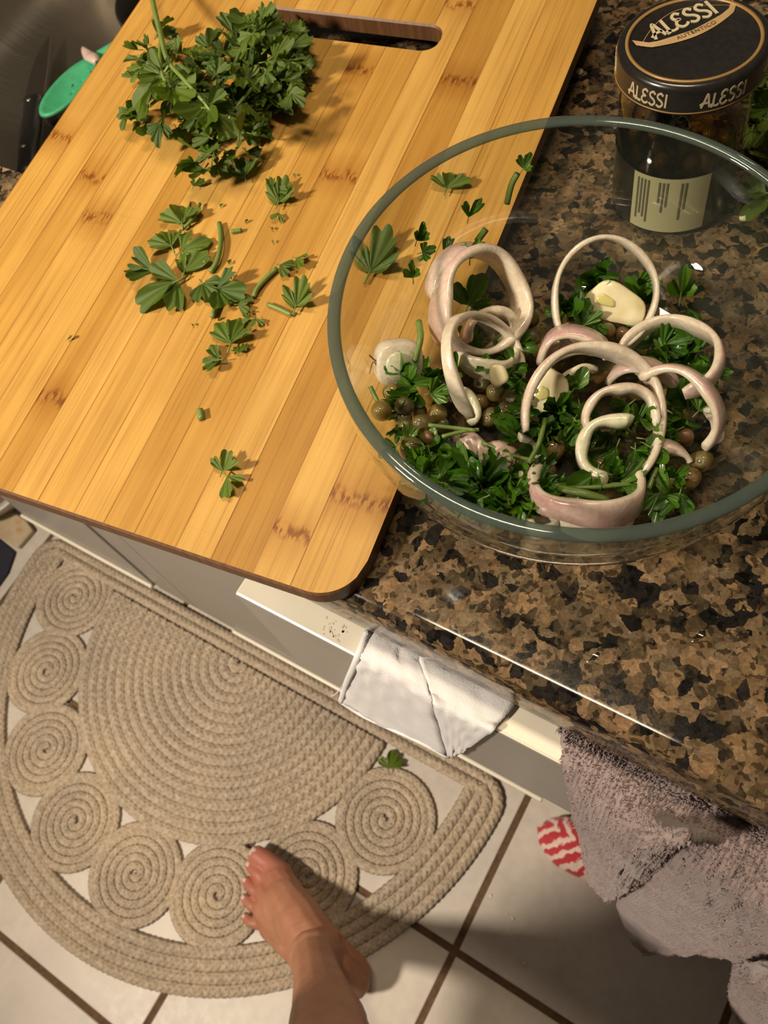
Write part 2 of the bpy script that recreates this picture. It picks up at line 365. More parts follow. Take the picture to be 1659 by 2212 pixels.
# ------------------------------------------------------------------ base cabinets, worktop, sink
CT = .914                      # worktop height
YD = .1457                     # face of the doors
def cab_unit(name, label, x0, x1, doors, hollow=None, xb=None):
    t = thing(name, label, 'cabinet', ((x0+x1)/2, .4, 0))
    top = .66 if hollow else .868
    bobj('body', box(xb or x0, x1, YD+.019, .86, .10, top), 'cabinet_paint', t)
    if xb: bobj('side_bay', box(x0, xb, YD+.019, .86, .10, .66), 'cabinet_paint', t); bobj('face_rail', box(x0, xb, YD+.019, YD+.04, .66, .868), 'cabinet_paint', t)
    if hollow: bobj('face_rail', box(x0, x1, YD+.019, YD+.04, .66, .868), 'cabinet_paint', t)
    bobj('toe_kick', box(x0, x1, YD+.075, YD+.09, 0, .10), 'cabinet_paint', t)
    for d0, d1, z0, z1 in doors:
        d = bobj('door', box(d0, d1, YD, YD+.019, z0, z1, .0025), 'cabinet_paint', t)
        bobj('bottom_lip', box(d0, d1, YD-.006, YD-.0002, z0, z0+.010, .002), 'drawer_paint', d)
    return t
uA = cab_unit('sink_cabinet', 'grey sink base cabinet at the left end of the run', -1.115, -.705, [(-1.105, -.79, .11, .70)], True)
uB = cab_unit('drawer_cabinet', 'grey base cabinet under the worktop with a pulled-out cream drawer', -.704, .60, [(-.62, -.092, .11, .70), (-.02, .45, .11, .70)], None, -.44)
dr = bobj('drawer', box(-.239, .42, .0712, .0895, .716, .862, .0018), 'drawer_paint', uB)
dr.data.materials.append(MATS['cabinet_paint'])
for p in dr.data.polygons:
    if p.normal.y < -.9: p.material_index = 1
dr['label'] = 'cream drawer front pulled a little open'
bobj('drawer_box', box(-.21, .39, .0897, .40, .735, .83), 'cabinet_inside', dr)
bobj('stile', box(-.7035, -.6225, YD+.003, YD+.0188, .10, .866, .001), 'cabinet_paint', uB)
bobj('stile', box(-.7875, -.7055, YD+.003, YD+.0188, .10, .866, .001), 'cabinet_paint', uA)
# coffee-coloured stain ring on the drawer top
sv = []; sf = []
for k in range(26):
    a = rnd.uniform(0, 6.28); r = abs(rnd.gauss(.0042, .0016)); x = -.172+r*math.cos(a)*1.2; y = .0795+r*math.sin(a)*.9; s = rnd.uniform(.0004, .0012)
    b = len(sv)
    for q in range(6): sv.append((x+s*math.cos(q*1.047), y+s*math.sin(q*1.047), .8622))
    sf.append(tuple(range(b, b+6)))
st = mesh('stain', sv, sf, 'stain', dr, False); st['label'] = 'faint brown drip stain'; st['kind'] = 'stuff'

# worktop: slab with bullnose front and a sink opening
def worktop():
    prof = []                       # (y, z) front profile, top to bottom
    top, bot, fy, r = CT, .874, .0848, .009
    prof.append((.128, top)); prof.append((.0960, top)); prof.append((.0948, top))
    for k in range(1, 11): a = math.radians(62)*k/10; prof.append((.0948-r*math.sin(a), top-r+r*math.cos(a)))      # small round-over
    prof.append((.0854, .8980)); prof.append((fy, .8900)); prof.append((fy, bot+.004))                             # sloping front, then a plumb strip
    for k in range(1, 6): a = math.pi/2*k/5; prof.append((fy+.004-.004*math.cos(a), bot+.004-.004*math.sin(a)))
    prof.append((.128, bot))
    v, f = [], []
    X = (-1.14, .62)
    for x in X: v += [(x, y, z) for y, z in prof]
    n = len(prof)
    for k in range(n-1): f.append((k, n+k, n+k+1, k+1))
    caps = [(v[i]) for i in range(2*n)]; v += caps                       # own vertices, so the round-over keeps straight normals
    f.append(tuple(range(2*n, 3*n))); f.append(tuple(range(4*n-1, 3*n-1, -1)))
    sx0, sx1, sy0, sy1 = -1.085, -.475, .268, .80
    # opening outline with rounded corners
    R_, pts = .045, []
    for cx_, cy_, a0 in ((sx1-R_, sy1-R_, 0), (sx0+R_, sy1-R_, 90), (sx0+R_, sy0+R_, 180), (sx1-R_, sy0+R_, 270)):
        for k in range(9): a = math.radians(a0+90*k/8); pts.append((cx_+R_*math.cos(a), cy_+R_*math.sin(a)))
    ox0, ox1, oy0, oy1 = -1.14, .62, .128, .88
    # corners
    b = len(v); m = len(pts)
    for z in (CT, .874):
        v += [(x, y, z) for x, y in pts]
    for k in range(m): f.append((b+k, b+(k+1) % m, b+m+(k+1) % m, b+m+k))
    # flat faces built from rectangles left/right/front/back of the opening, corners by fans
    for z in (CT, .874):
        b2 = len(v); rect = [(sx1, sy1), (sx0, sy1), (sx0, sy0), (sx1, sy0)]
        v += [(x, y, z) for x, y in rect]
        for c in range(4):
            src = [len(v)+k for k in range(9)]; v += [(pts[c*9+k][0], pts[c*9+k][1], z) for k in range(9)]
            for k in range(8): f.append((b2+c, src[k], src[k+1]))
        for (x0, x1, y0, y1) in ((ox0, sx0, oy0, oy1), (sx1, ox1, oy0, oy1), (sx0, sx1, oy0, sy0), (sx0, sx1, sy1, oy1)):
            q = len(v); v += [(x0, y0, z), (x1, y0, z), (x1, y1, z), (x0, y1, z)]; f.append((q, q+1, q+2, q+3))
    q = len(v); v += [(ox0, oy1, CT), (ox1, oy1, CT), (ox1, oy1, .874), (ox0, oy1, .874)]; f.append((q, q+1, q+2, q+3))
    o = mesh('worktop', v, f, 'granite', None, False)
    # smooth only the bullnose
    for i in range(n-1): o.data.polygons[i].use_smooth = True
    return o, (sx0, sx1, sy0, sy1)
wt, SINK = worktop()
tag(wt, 'polished brown and black speckled granite worktop with a rounded front edge', 'worktop')
def sink():
    x0, x1, y0, y1 = SINK; t = thing('kitchen_sink', 'brushed stainless steel undermount sink beside the cutting board', 'sink', ((x0+x1)/2, (y0+y1)/2, .70))
    v, f = [], []; rings = []
    for inset, z, R_ in ((-.012, .8735, .05), (0.004, .8735, .045), (.006, .76, .05), (.014, .72, .055), (.04, .703, .06), (.09, .700, .05)):
        s = len(v)
        for cx_, cy_, a0 in ((x1-inset-R_, y1-inset-R_, 0), (x0+inset+R_, y1-inset-R_, 90), (x0+inset+R_, y0+inset+R_, 180), (x1-inset-R_, y0+inset+R_, 270)):
            for k in range(9): a = math.radians(a0+90*k/8); v.append((cx_+R_*math.cos(a), cy_+R_*math.sin(a), z))
        rings.append(s)
    for A, B in zip(rings, rings[1:]):
        for k in range(36): f.append((A+k, A+(k+1) % 36, B+(k+1) % 36, B+k))
    f.append(tuple(rings[-1]+k for k in range(36)))
    o = mesh('basin', v, f, 'steel', t); solid(o, .0015, 1)
    dv, df = lathe([(0, .0), (.03, 0), (.034, .003), (.044, .0035), (.046, .0005)], 32)
    d = mesh('drain', [(a+(-.885), b+.54, c+.7012) for a, b, c in dv], df, 'drain_dark', t)
    return t
sink()

# ------------------------------------------------------------------ bamboo board: laminated strips, rounded corners, hand slot
BN = Vector((.0547476, -.0409173, 1)).normalized()          # the board leans a little: one side rides on the pan in the sink
BE1 = Vector((math.cos(.1437), math.sin(.1437), 0)); BE1 = (BE1-BN*BE1.dot(BN)).normalized(); BE2 = BN.cross(BE1)
BO = Vector((0, 0, CAMZ)) + (Vector((-.3, .25, .932))-Vector((0, 0, CAMZ)))*.9783
def on_board(x, y, lift=0.0):
    d = ray(x, y); o = Vector((0, 0, CAMZ)); t = (BO+BN*lift-o).dot(BN)/d.dot(BN); return o+d*t
BM = Matrix(((BE1.x, BE2.x, BN.x, BO.x), (BE1.y, BE2.y, BN.y, BO.y), (BE1.z, BE2.z, BN.z, BO.z), (0, 0, 0, 1)))
BMI = BM.inverted()
def bl(x, y): return BMI @ on_board(x, y)
bx0 = (bl(302, 0).x+bl(6, 440).x)/2; bx1 = (bl(1252, 100).x+bl(852, 1060).x)/2
by0 = (bl(0, 1061).y+bl(560, 1246).y)/2; by1 = by0+.470
slx0, slx1 = bl(540, 45).x, bl(955, 80).x
sly0 = (bl(575, 68).y+bl(890, 103).y)/2; sly1 = (bl(620, 22).y+bl(900, 58).y)/2+.002
BT = .0115
def cutting_board():
    t = thing('cutting_board', 'bamboo cutting board with a hand slot, scattered with chopped parsley', 'cutting board', BO)
    t.rotation_euler = BM.to_euler()
    CR = .024; sr = (sly1-sly0)/2; sm = (sly0+sly1)/2
    def lo(x):
        if x < bx0+CR: d = bx0+CR-x; return by0+CR-math.sqrt(max(0, CR*CR-d*d))
        if x > bx1-CR: d = x-bx1+CR; return by0+CR-math.sqrt(max(0, CR*CR-d*d))
        return by0
    def hi(x): return by1-(lo(x)-by0)
    def slot(x):
        if x <= slx0 or x >= slx1: return 0
        if x < slx0+sr: d = slx0+sr-x; return math.sqrt(max(0, sr*sr-d*d))
        if x > slx1-sr: d = x-slx1+sr; return math.sqrt(max(0, sr*sr-d*d))
        return sr
    rr = random.Random(3)
    edges = [bx0]
    while edges[-1] < bx1-.034: edges.append(edges[-1]+rr.uniform(.0175, .0255))
    edges.append(bx1)
    knots_px = [(150, 300), (235, 475), (215, 385), (760, 150), (1005, 175), (725, 378), (100, 855), (795, 1085), (660, 1160), (625, 240), (1000, 10), (520, 45)]
    kn = [bl(*k) for k in knots_px]
    e = .0012
    for i in range(len(edges)-1):
        x0, x1 = edges[i], edges[i+1]
        xs = set(np.linspace(x0, x1, 4).tolist())
        for c0, r in ((bx0, CR), (bx1-CR, CR), (slx0, sr), (slx1-sr, sr)):
            for k in range(13):
                x = c0+r*k/12
                if x0 < x < x1: xs.add(x)
        xs = sorted(xs); v, f, fm = [], [], []
        for part in (0, 1):
            cols = []
            for x in xs:
                h = slot(x); a, b = (lo(x), sm-h) if part == 0 else (sm+h, hi(x))
                pa, pb = (e if True else 0), (e if h > 0 else 0)
                if part: pa, pb = pb, e
                s = len(v)
                v += [(x, a, -BT), (x, a, -e), (x, a+pa, 0), (x, b-pb, 0), (x, b, -e if pb else 0), (x, b, -BT)]
                cols.append(s)
            for A, B in zip(cols, cols[1:]):
                for k, m in ((0, 1), (1, 1), (2, 0), (3, 1), (4, 1), (5, 1)):
                    k2 = (k+1) % 6
                    f.append((A+k, B+k, B+k2, A+k2)); fm.append(m)
            for s, rev in ((cols[0], 1), (cols[-1], 0)):
                q = tuple(s+k for k in range(6)); f.append(q[::-1] if rev else q)
                fm.append(1 if (i == 0 and rev) or (i == len(edges)-2 and not rev) else 0)
        o = mesh('bamboo_strip', v, f, ['bamboo', 'bamboo_edge'], t, False, fm)
        o.matrix_parent_inverse = Matrix.Identity(4)
        o['seam'] = x0; o['tint'] = rr.uniform(.02, .98); o['seed'] = rr.uniform(0, 40)
        ks = [k.y for k in kn if x0 <= k.x < x1]
        o['knot_a'] = ks[0] if ks else 9.0; o['knot_b'] = ks[1] if len(ks) > 1 else 9.0
    return t
cutting_board()

# ------------------------------------------------------------------ parsley
def leaf_mesh(seed, mat, lobes=3, nt=5, curl=.25):
    """a deeply cut, toothed leaflet, base at the origin, one unit long, +Y"""
    r = random.Random(seed); cs = [(-58, .80), (0, 1.0), (58, .80)] if lobes == 3 else ([(-32, .9), (32, 1.0)] if lobes == 2 else [(0, 1.0)])
    hw = 31 if lobes > 1 else 36
    th, rad, uu = [], [], []
    for c, L in cs:
        L *= r.uniform(.8, 1.12); k = 17; c += r.uniform(-6, 6); nt_ = r.choice((1.0, 1.5, 1.5)); tp = r.uniform(-.25, .25)
        for i in range(k):
            u = -1+2*i/(k-1)
            e = (1-abs(u)**3.0)**.7 if abs(u) < 1 else 0
            tooth = .76+.24*abs(math.cos((u+tp)*math.pi*nt_))**.7
            th.append(math.radians(c+u*hw)); rad.append(L*(.26+.74*e*tooth)); uu.append(u)
    n = len(th); v, f = [], []
    c1, c2, c3 = r.uniform(-curl, curl), r.uniform(-.5, .9)*curl*2, r.uniform(0, 6.28); fold = r.uniform(0, 1.2)*curl*1.6
    for j in range(nt+1):
        t = j/nt
        for i in range(n):
            R_ = rad[i]*(t**.9); x, y = R_*math.sin(th[i]), R_*math.cos(th[i])
            z = c2*t*t*abs(uu[i])*.4 + c1*R_*R_*1.3 + .08*math.sin(th[i]*3+c3)*t + .05*t*math.cos(uu[i]*9.4)
            ca = math.cos(min(1.2, fold)); sa = math.sin(min(1.2, fold))      # folded along the midrib
            v.append((x*ca, y, z+abs(x)*sa))
    for j in range(nt):
        for i in range(n-1): f.append((j*n+i, j*n+i+1, (j+1)*n+i+1, (j+1)*n+i))
    pv, pf = tube([(0, -.28, -.01), (0, -.1, 0), (0, .12, .02)], [.026, .028, .012], 5)
    V, F = merge([(v, f), (pv, pf)])
    return mesh('leaf', V, F, [mat, 'parsley_stem'], None, True, [0]*len(f)+[1]*len(pf), link=False)
LEAF = [leaf_mesh(i, 'parsley', 3, curl=.35) for i in range(7)]+[leaf_mesh(20+i, 'parsley', 2) for i in range(2)]
BIT = [leaf_mesh(30, 'parsley', 1, 3), leaf_mesh(31, 'parsley', 1, 3, .5)]
WET = [leaf_mesh(40+i, 'parsley_wet', 3, curl=.5) for i in range(7)]+[leaf_mesh(50+i, 'parsley_wet', 2, curl=.6) for i in range(4)]+[leaf_mesh(57, 'parsley_wet', 1, curl=.6)]
WBIT = [leaf_mesh(60, 'parsley_wet', 1, 3, .5)]
def orient(n, heading):
    """rotation with local +Z along n and local +Y towards heading"""
    n = Vector(n).normalized(); h = Vector(heading); y = (h-n*h.dot(n))
    if y.length < 1e-6: y = n.orthogonal()
    y.normalize(); x = y.cross(n)
    return Matrix(((x.x, y.x, n.x), (x.y, y.y, n.y), (x.z, y.z, n.z)))
def put(o, p, n, h, s):
    m = orient(n, h).to_4x4(); m.translation = p; o.matrix_basis = m @ Matrix.Diagonal((s, s, s, 1)); return o
def rdir(tilt, base=Vector((0, 0, 1))):
    a = rnd.uniform(0, 6.283); b = rnd.uniform(0, tilt); q = base.orthogonal().normalized(); w_ = base.cross(q)
    return base*math.cos(b)+(q*math.cos(a)+w_*math.sin(a))*math.sin(b)

def parsley_heap(name, label, spots, on, s0, s1, lift, tilt, stems):
    cx = sum(s[0] for s in spots)/len(spots); cy = sum(s[1] for s in spots)/len(spots)
    base = on(cx, cy, 0); t = thing(name, label, 'parsley', base)
    for x, y, rx, ry, n in spots:
        for k in range(n):
            a = rnd.uniform(0, 6.283); q = math.sqrt(rnd.random())
            p = on(x+rx*q*math.cos(a), y+ry*q*math.sin(a), rnd.uniform(.003, .004+lift*(1-q*q*.8)))
            out = Vector((math.cos(a), -math.sin(a), 0)); hd = RW[0][0]
            hdw = Vector(RW[0])*math.cos(a)+Vector(RW[1])*math.sin(a)
            hdw = hdw+Vector((rnd.gauss(0, .6), rnd.gauss(0, .6), rnd.gauss(0, .25)))
            o = obj('leaf', rnd.choice(LEAF), t, loc=(0, 0, 0)); put(o, p-base, rdir(tilt, BN), hdw, rnd.uniform(s0, s1))
    for P, r in stems:
        v, f = tube(cat(P, 5), r, 6); mesh('stem', v, f, 'parsley_stem', t)
    return t
S_ = [[on_board(430, 240, .015), on_board(500, 150, .03), on_board(540, 60, .018)], [on_board(560, 250, .006), on_board(590, 220, .01), on_board(625, 200, .006)],
      [on_board(470, 300, .01), on_board(520, 220, .025), on_board(610, 120, .02)], [on_board(330, 190, .012), on_board(370, 130, .025), on_board(345, 100, .02)]]
parsley_heap('parsley_bunch', 'heap of dark green curly-edged parsley leaves at the upper left of the board',
             [(560, 130, 95, 95, 60), (350, 190, 85, 95, 34), (470, 190, 120, 90, 46), (500, 290, 65, 50, 20), (440, 345, 30, 25, 6), (545, 60, 40, 45, 10), (615, 190, 50, 35, 10), (325, 95, 38, 35, 8)],
             on_board, .0105, .0185, .034, 1.1, [(p, .0011) for p in S_])
# sprig with the long stem lying over the heap
def sprig():
    base = on_board(330, 0, .03); t = thing('parsley_sprig', 'pale green parsley sprig with a long stem lying over the heap', 'parsley', base)
    A = [on_board(300, -150, .006), on_board(325, -20, .026), on_board(347, 75, .040), on_board(362, 130, .046), on_board(400, 175, .050), on_board(440, 220, .050)]
    B = [on_board(347, 75, .040), on_board(345, 120, .044), on_board(352, 165, .048), on_board(370, 190, .048)]
    C = [on_board(440, 220, .050), on_board(455, 240, .047)]
    v, f = merge([tube(cat(A, 6), list(np.linspace(.0021, .0010, 31)), 8), tube(cat(B, 6), .0011, 6), tube(cat(C, 4), .0008, 6)])
    mesh('stem', v, f, 'parsley_stem', t)
    for x, y, dx, dy, s, nn in ((352, 165, -20, 60, .024, 0), (370, 190, 60, 90, .028, 1), (368, 180, 55, 20, .019, 2), (445, 225, 30, 90, .026, 3), (450, 235, 90, 30, .021, 4), (455, 240, 60, 70, .02, 5), (350, 160, -60, 20, .017, 6)):
        o = obj('leaf', LEAF[nn % 7], t, loc=(0, 0, 0)); p = on_board(x, y, .047); h = on_board(x+dx, y+dy, .036)-p
        put(o, p-base, rdir(.35, BN), h, s)
sprig()
# single chopped pieces: (px, py, heading px, size m, kind, label)
PC = [
 (530, 385, (-8, -30), .014, 3, 'parsley leaf scrap just below the heap, pointing back at it'),
 (420, 405, (10, -20), .007, 8, 'small folded parsley scrap below the left of the heap'),
 (395, 485, (-4, -45), .018, 0, 'parsley leaf with its short stalk, left of the curved loose stem'),
 (603, 440, (10, -25), .0165, 1, 'parsley leaf cluster lying nearest the bowl rim on the upper board'),
 (590, 415, (30, -20), .012, 4, 'parsley leaf tip beside the cluster on the upper board'),
 (603, 462, (-2, 10), .006, 7, 'small round parsley scrap touching the cluster on the upper board'),
 (372, 535, (-10, -20), .015, 2, 'dark curled parsley leaf on top of the middle group'),
 (395, 545, (25, -10), .014, 5, 'dark folded parsley leaf right of the curled one in the middle group'),
 (330, 585, (-30, 5), .015, 6, 'light green parsley leaf at the left of the middle group'),
 (385, 610, (-40, 25), .020, 0, 'broad pale-backed parsley leaf at the bottom of the middle group'),
 (400, 590, (10, -25), .014, 8, 'folded parsley leaf in the centre of the middle group'),
 (470, 625, (40, 10), .017, 3, 'bright parsley leaf at the right of the middle group'),
 (440, 615, (25, 30), .013, 5, 'shaded parsley leaf beneath the right of the middle group'),
 (640, 665, (18, -40), .0165, 1, 'single fan-shaped parsley leaf with stalk, beside the bowl'),
 (500, 745, (12, -35), .0175, 2, 'folded parsley leaf with fingers, below the middle group'),
 (475, 780, (-25, 2), .013, 4, 'split parsley leaf lying below the folded one'),
 (517, 765, (0, -12), .007, 7, 'heart-shaped parsley scrap beside the folded leaf'),
 (482, 1020, (6, -14), .011, 3, 'lone parsley scrap near the front edge of the board'),
 (492, 1030, (18, 20), .011, 8, 'narrow parsley finger attached beside the lone front scrap'),
 (515, 660, (14, 0), .008, 7, 'small parsley scrap below the thin loose stem'),
 (540, 692, (-12, -3), .006, 8, 'pair-lobed tiny parsley scrap'),
 (552, 690, (4, 10), .006, 7, 'tiny parsley scrap right of the pair-lobed one'),
 (605, 575, (14, 4), .009, 7, 'oval parsley scrap on the stem leading to the bowl'),
 (640, 560, (12, 4), .009, 8, 'notched parsley scrap nearest the bowl rim'),
 ]
for x, y, h, s, k, lab in PC:
    o = obj('parsley_leaf', LEAF[k], None, loc=(0, 0, 0)); p = on_board(x, y, .0022); hv = on_board(x+h[0], y+h[1], .0022)-p
    put(o, p+BN*.0012, rdir(.25, BN), hv, s*(1.3 if 'middle group' in lab else 1.15)); tag(o, lab, 'parsley')
def stem_obj(name, P, r, label, mat='parsley_stem', group=None):
    v, f = tube(cat(P, 5), r, 7); o = mesh(name, v, f, mat); return tag(o, label, 'parsley stem', group)
stem_obj('parsley_cutting', [on_board(474, 482, .002), on_board(477, 520, .003), on_board(470, 560, .003), on_board(455, 588, .002)], .0016, 'curved loose parsley stem above the middle group')
stem_obj('parsley_cutting', [on_board(500, 500, .0018), on_board(522, 497, .0018)], .0014, 'very short cut parsley stem right of the curved stem')
stem_obj('parsley_cutting', [on_board(598, 580, .002), on_board(575, 600, .0025), on_board(556, 622, .0025), on_board(548, 640, .002)], .0015, 'jointed parsley stem slanting towards the bowl')
stem_obj('parsley_cutting', [on_board(540, 642, .002), on_board(515, 648, .002), on_board(495, 655, .002)], .0011, 'thin level parsley stem below the jointed one')
stem_obj('parsley_cutting', [on_board(470, 655, .002), on_board(458, 685, .002)], .0015, 'short parsley stem stub under the middle group')
stem_obj('parsley_cutting', [on_board(430, 560, .002), on_board(445, 567, .0025)], .0012, 'tiny parsley stem end beside the curled leaf')
stem_obj('parsley_cutting', [on_board(432, 440, .0025), on_board(418, 470, .004), on_board(395, 495, .002)], .0011, 'stalk lying along the left leaf with its short stalk')
stem_obj('parsley_cutting', [on_board(578, 657, .002), on_board(605, 668, .002), on_board(630, 680, .002)], .0013, 'stalk of the fan-shaped leaf beside the bowl')
stem_obj('parsley_cutting', [on_board(590, 245, .002), on_board(625, 222, .002)], .0018, 'thick cut parsley stem right below the heap')
stem_obj('parsley_cutting', [on_board(432, 885, .002), on_board(435, 905, .002)], .0020, 'short hollow-looking parsley stem stub alone on the lower board')
for x, y in ((145, 735), (418, 705), (483, 440), (538, 476), (500, 560), (592, 525), (590, 497), (640, 380), (478, 685), (552, 674), (495, 594), (430, 470), (560, 250)):
    o = obj('parsley_fleck', rnd.choice(BIT), None, loc=(0, 0, 0)); p = on_board(x, y, .0016)
    put(o, p, rdir(.3, BN), Vector((rnd.gauss(0, 1), rnd.gauss(0, 1), 0)), rnd.uniform(.0022, .0042) if (x, y) != (145, 735) else .0045)
    tag(o, 'tiny chopped parsley fleck on the bamboo', 'parsley', 'tiny parsley flecks on the board')

# ------------------------------------------------------------------ glass bowl (one side rides on the board edge)
GN = Vector((.10094, -.02162, 1)).normalized()
RS = (CAMZ-1.002)/(CAMZ-1.0)
RIMC = Vector((-.09737*RS, .23202*RS, 1.002)); GH, GR_ = .0815, .1142*RS
GO = RIMC-GN*GH
gx = Vector((1, 0, 0)); gx = (gx-GN*gx.dot(GN)).normalized(); gy = GN.cross(gx)
GM = Matrix(((gx.x, gy.x, GN.x, GO.x), (gx.y, gy.y, GN.y, GO.y), (gx.z, gy.z, GN.z, GO.z), (0, 0, 0, 1))); GMI = GM.inverted()
OUT = [(0, 0), (.048, 0), (.056, .0015), (.068, .0048), (.082, .0105), (.0935, .019), (.1025, .030), (.108, .042), (.1108, .054), (.1116, .066), (.1112, .074), (.1106, .0795)]
INN = [(.1062, .0795), (.1072, .074), (.1076, .066), (.1068, .054), (.1040, .042), (.0985, .030), (.0900, .020), (.0790, .0125), (.0655, .0075), (.052, .0050), (0, .0042)]
def bowl_z(p):
    """height of the inner surface under world point p (along the bowl axis)"""
    q = GMI @ Vector(p); r = math.hypot(q.x, q.y)
    rs = [a for a, b in INN[::-1]]; zs = [b for a, b in INN[::-1]]
    return float(np.interp(r, rs, zs)), q.z
def bowl():
    t = thing('glass_bowl', 'clear glass mixing bowl with a greenish rim holding shallots, capers and parsley', 'bowl', GO); t.rotation_euler = GM.to_euler()
    v, f = lathe(OUT, 96); a = mesh('outer_wall', v, f, 'bowl_glass', t)
    v2, f2 = lathe(INN, 96); b = mesh('inner_wall', v2, f2, 'bowl_inner_glass', t)
    rp = []
    for k in range(14):
        an = 2*math.pi*k/14; rp.append((.1090+.0031*math.cos(an), .0800+.0017*math.sin(an)))
    v3, f3 = lathe(rp, 128, True); c = mesh('rim', v3, f3, 'bowl_rim_glass', t)
    for o in (a, b, c): o.matrix_parent_inverse = Matrix.Identity(4)
    # thin pool of dressing on the floor of the bowl
    d = []
    for k in range(48):
        an = 2*math.pi*k/48; d.append((.060*math.cos(an)+.002, .060*math.sin(an), .0078+.0003*math.sin(3*an)))
    o = mesh('dressing_pool', [GM @ Vector(p) for p in d]+[GM @ Vector((.006, 0, .0082))], [(k, (k+1) % 48, 48) for k in range(48)], 'oil')
    tag(o, 'thin shiny pool of oil dressing on the floor of the glass bowl', 'dressing')
bowl()
def in_bowl(x, y, up, n=0):
    """point on pixel ray at height 'up' above the inner bowl surface"""
    d = ray(x, y); o = Vector((0, 0, CAMZ)); lo_, hi_ = .25, .50
    for _ in range(40):
        m = (lo_+hi_)/2; p = o+d*(m/1.0); zf, zz = bowl_z(p)
        if zz-zf > up: lo_ = m
        else: hi_ = m
    p = o+d*lo_; q = GMI @ p; r = math.hypot(q.x, q.y)
    if n < 60 and (q.z > .056 or r > .100 or r > float(np.interp(q.z, [b for a, b in INN[::-1]], [a for a, b in INN[::-1]]))-.004) and up > .0035:
        return in_bowl(x+(1180-x)*.03, y+(790-y)*.03, up, n+1)
    return p

# shallot rings from their apparent ellipses: a real ring of real size, tilted in space
SH = 0
def ring(px, py, up, a, b, ang, sign, width, th, arc=(0, 360), mats=('shallot_skin', 'shallot_flesh'), label='', wob=.055, flip=1, seed=0, name='shallot_ring', taper=0.0):
    c = in_bowl(px, py, up); D = depth(c); R_ = a*D/FPX; width *= 1.3; th *= 1.15
    view = (Vector((0, 0, CAMZ))-c).normalized()
    mj = Vector(RW[0])*math.cos(math.radians(ang))+Vector(RW[1])*math.sin(math.radians(ang)); mj = (mj-view*mj.dot(view)).normalized()
    mn = view.cross(mj)
    til = math.acos(max(-1, min(1, b/a)))*sign
    n = view*math.cos(til)+mn*math.sin(til); e2 = n.cross(mj)
    r = random.Random(seed+px); ph = [r.uniform(0, 6.28) for _ in range(3)]
    N_ = 56; full = arc[1]-arc[0] >= 360; v, f, fm = [], [], []
    for i in range(N_ if full else N_+1):
        A = math.radians(arc[0]+(arc[1]-arc[0])*i/N_+ang)
        k = 1+wob*math.sin(2*A+ph[0])+wob*.5*math.sin(3*A+ph[1]); sh = R_*wob*1.2*math.sin(2*A+ph[2])
        e = 1.0
        if not full: e = min(1, .55+min(i, N_-i)/6)
        ww = width*e*(1-taper*abs(i/N_-.5)*2)*(1+.16*math.sin(3*A+ph[2])); tt = th*(1+.2*math.sin(5*A+ph[1]))*min(1, e+.2)
        d = mj*math.cos(A)+e2*math.sin(A)
        ro, ri = R_*k, R_*k-tt; c_ = tt*.25
        for rr_, hh in ((ro-c_, ww/2), (ro, ww/2-c_), (ro, -ww/2+c_), (ro-c_, -ww/2), (ri+c_, -ww/2), (ri, -ww/2+c_), (ri, ww/2-c_), (ri+c_, ww/2)):
            v.append(c+d*rr_+n*(hh*flip+sh))
    K = 8; m = N_
    cnt = N_ if full else N_+1
    for i in range(m):
        A_, B_ = i*K, ((i+1) % cnt)*K
        for k in range(K):
            f.append((A_+k, A_+(k+1) % K, B_+(k+1) % K, B_+k)); fm.append(0 if k in (0, 1, 2) else 1)
    if not full: f.append(tuple(range(K))); f.append(tuple((cnt-1)*K+k for k in range(K-1, -1, -1))); fm += [1, 1]
    o = mesh(name, v, f, list(mats), None, True, fm)
    bm_ = bmesh.new(); bm_.from_mesh(o.data); bmesh.ops.recalc_face_normals(bm_, faces=bm_.faces); bm_.to_mesh(o.data); bm_.free()
    return tag(o, label, 'shallot')
FG = ('shallot_flesh', 'shallot_green'); FF = ('shallot_flesh', 'shallot_flesh'); PK = ('shallot_pink', 'shallot_flesh')
ring(1035, 655, .026, 112, 98, 78, 1, .0150, .0036, (0, 360), label='large pink-edged shallot ring standing at the left of the bowl', seed=1)
ring(1042, 790, .028, 126, 74, 80, 1, .0056, .0027, (-40, 248), FF, label='thin pale oval shallot ring in front of the large left one', seed=2)
ring(1306, 640, .028, 121, 116, 60, 1, .0052, .0022, (0, 360), FF, label='thin round shallot ring standing alone at the back, around a garlic slice', seed=3)
ring(1446, 775, .024, 110, 86, 160, -1, .0075, .0032, (-68, 178), label='pinkish shallot ring leaning out at the right of the bowl', seed=4)
ring(1284, 905, .028, 165, 152, 40, 1, .0090, .0036, (-55, 192), label='biggest arching shallot ring at the front of the bowl', seed=5, taper=.45)
ring(1438, 905, .018, 116, 108, 60, -1, .0080, .0034, (-38, 122), label='pink-tinged shallot arc at the lower right of the bowl', seed=6)
ring(1342, 903, .024, 79, 76, 30, 1, .0068, .0034, (-15, 205), label='small curled shallot ring nested in the biggest arch', seed=7)
ring(1338, 980, .020, 88, 86, 20, 1, .0095, .0046, (70, 250), FG, label='greenish white inner shallot arc below the nested curl', seed=8)
ring(1268, 1050, .019, 118, 74, 4, 1, .0110, .0040, (135, 388), PK, label='wide shallot ring lying at the front of the bowl, pink side out', seed=9)
ring(1278, 1090, .004, 100, 58, 2, 1, .0070, .003, (200, 345), FF, label='pale shallot ring pressed beneath the wide front ring', seed=10)
ring(1240, 790, .014, 84, 74, 10, -1, .0100, .003, (20, 175), PK, label='pink-sided shallot arc behind the biggest ring', seed=11)
ring(1062, 722, .018, 60, 54, 60, 1, .0090, .003, (-25, 200), label='small shallot ring tucked inside the left rings', seed=12)
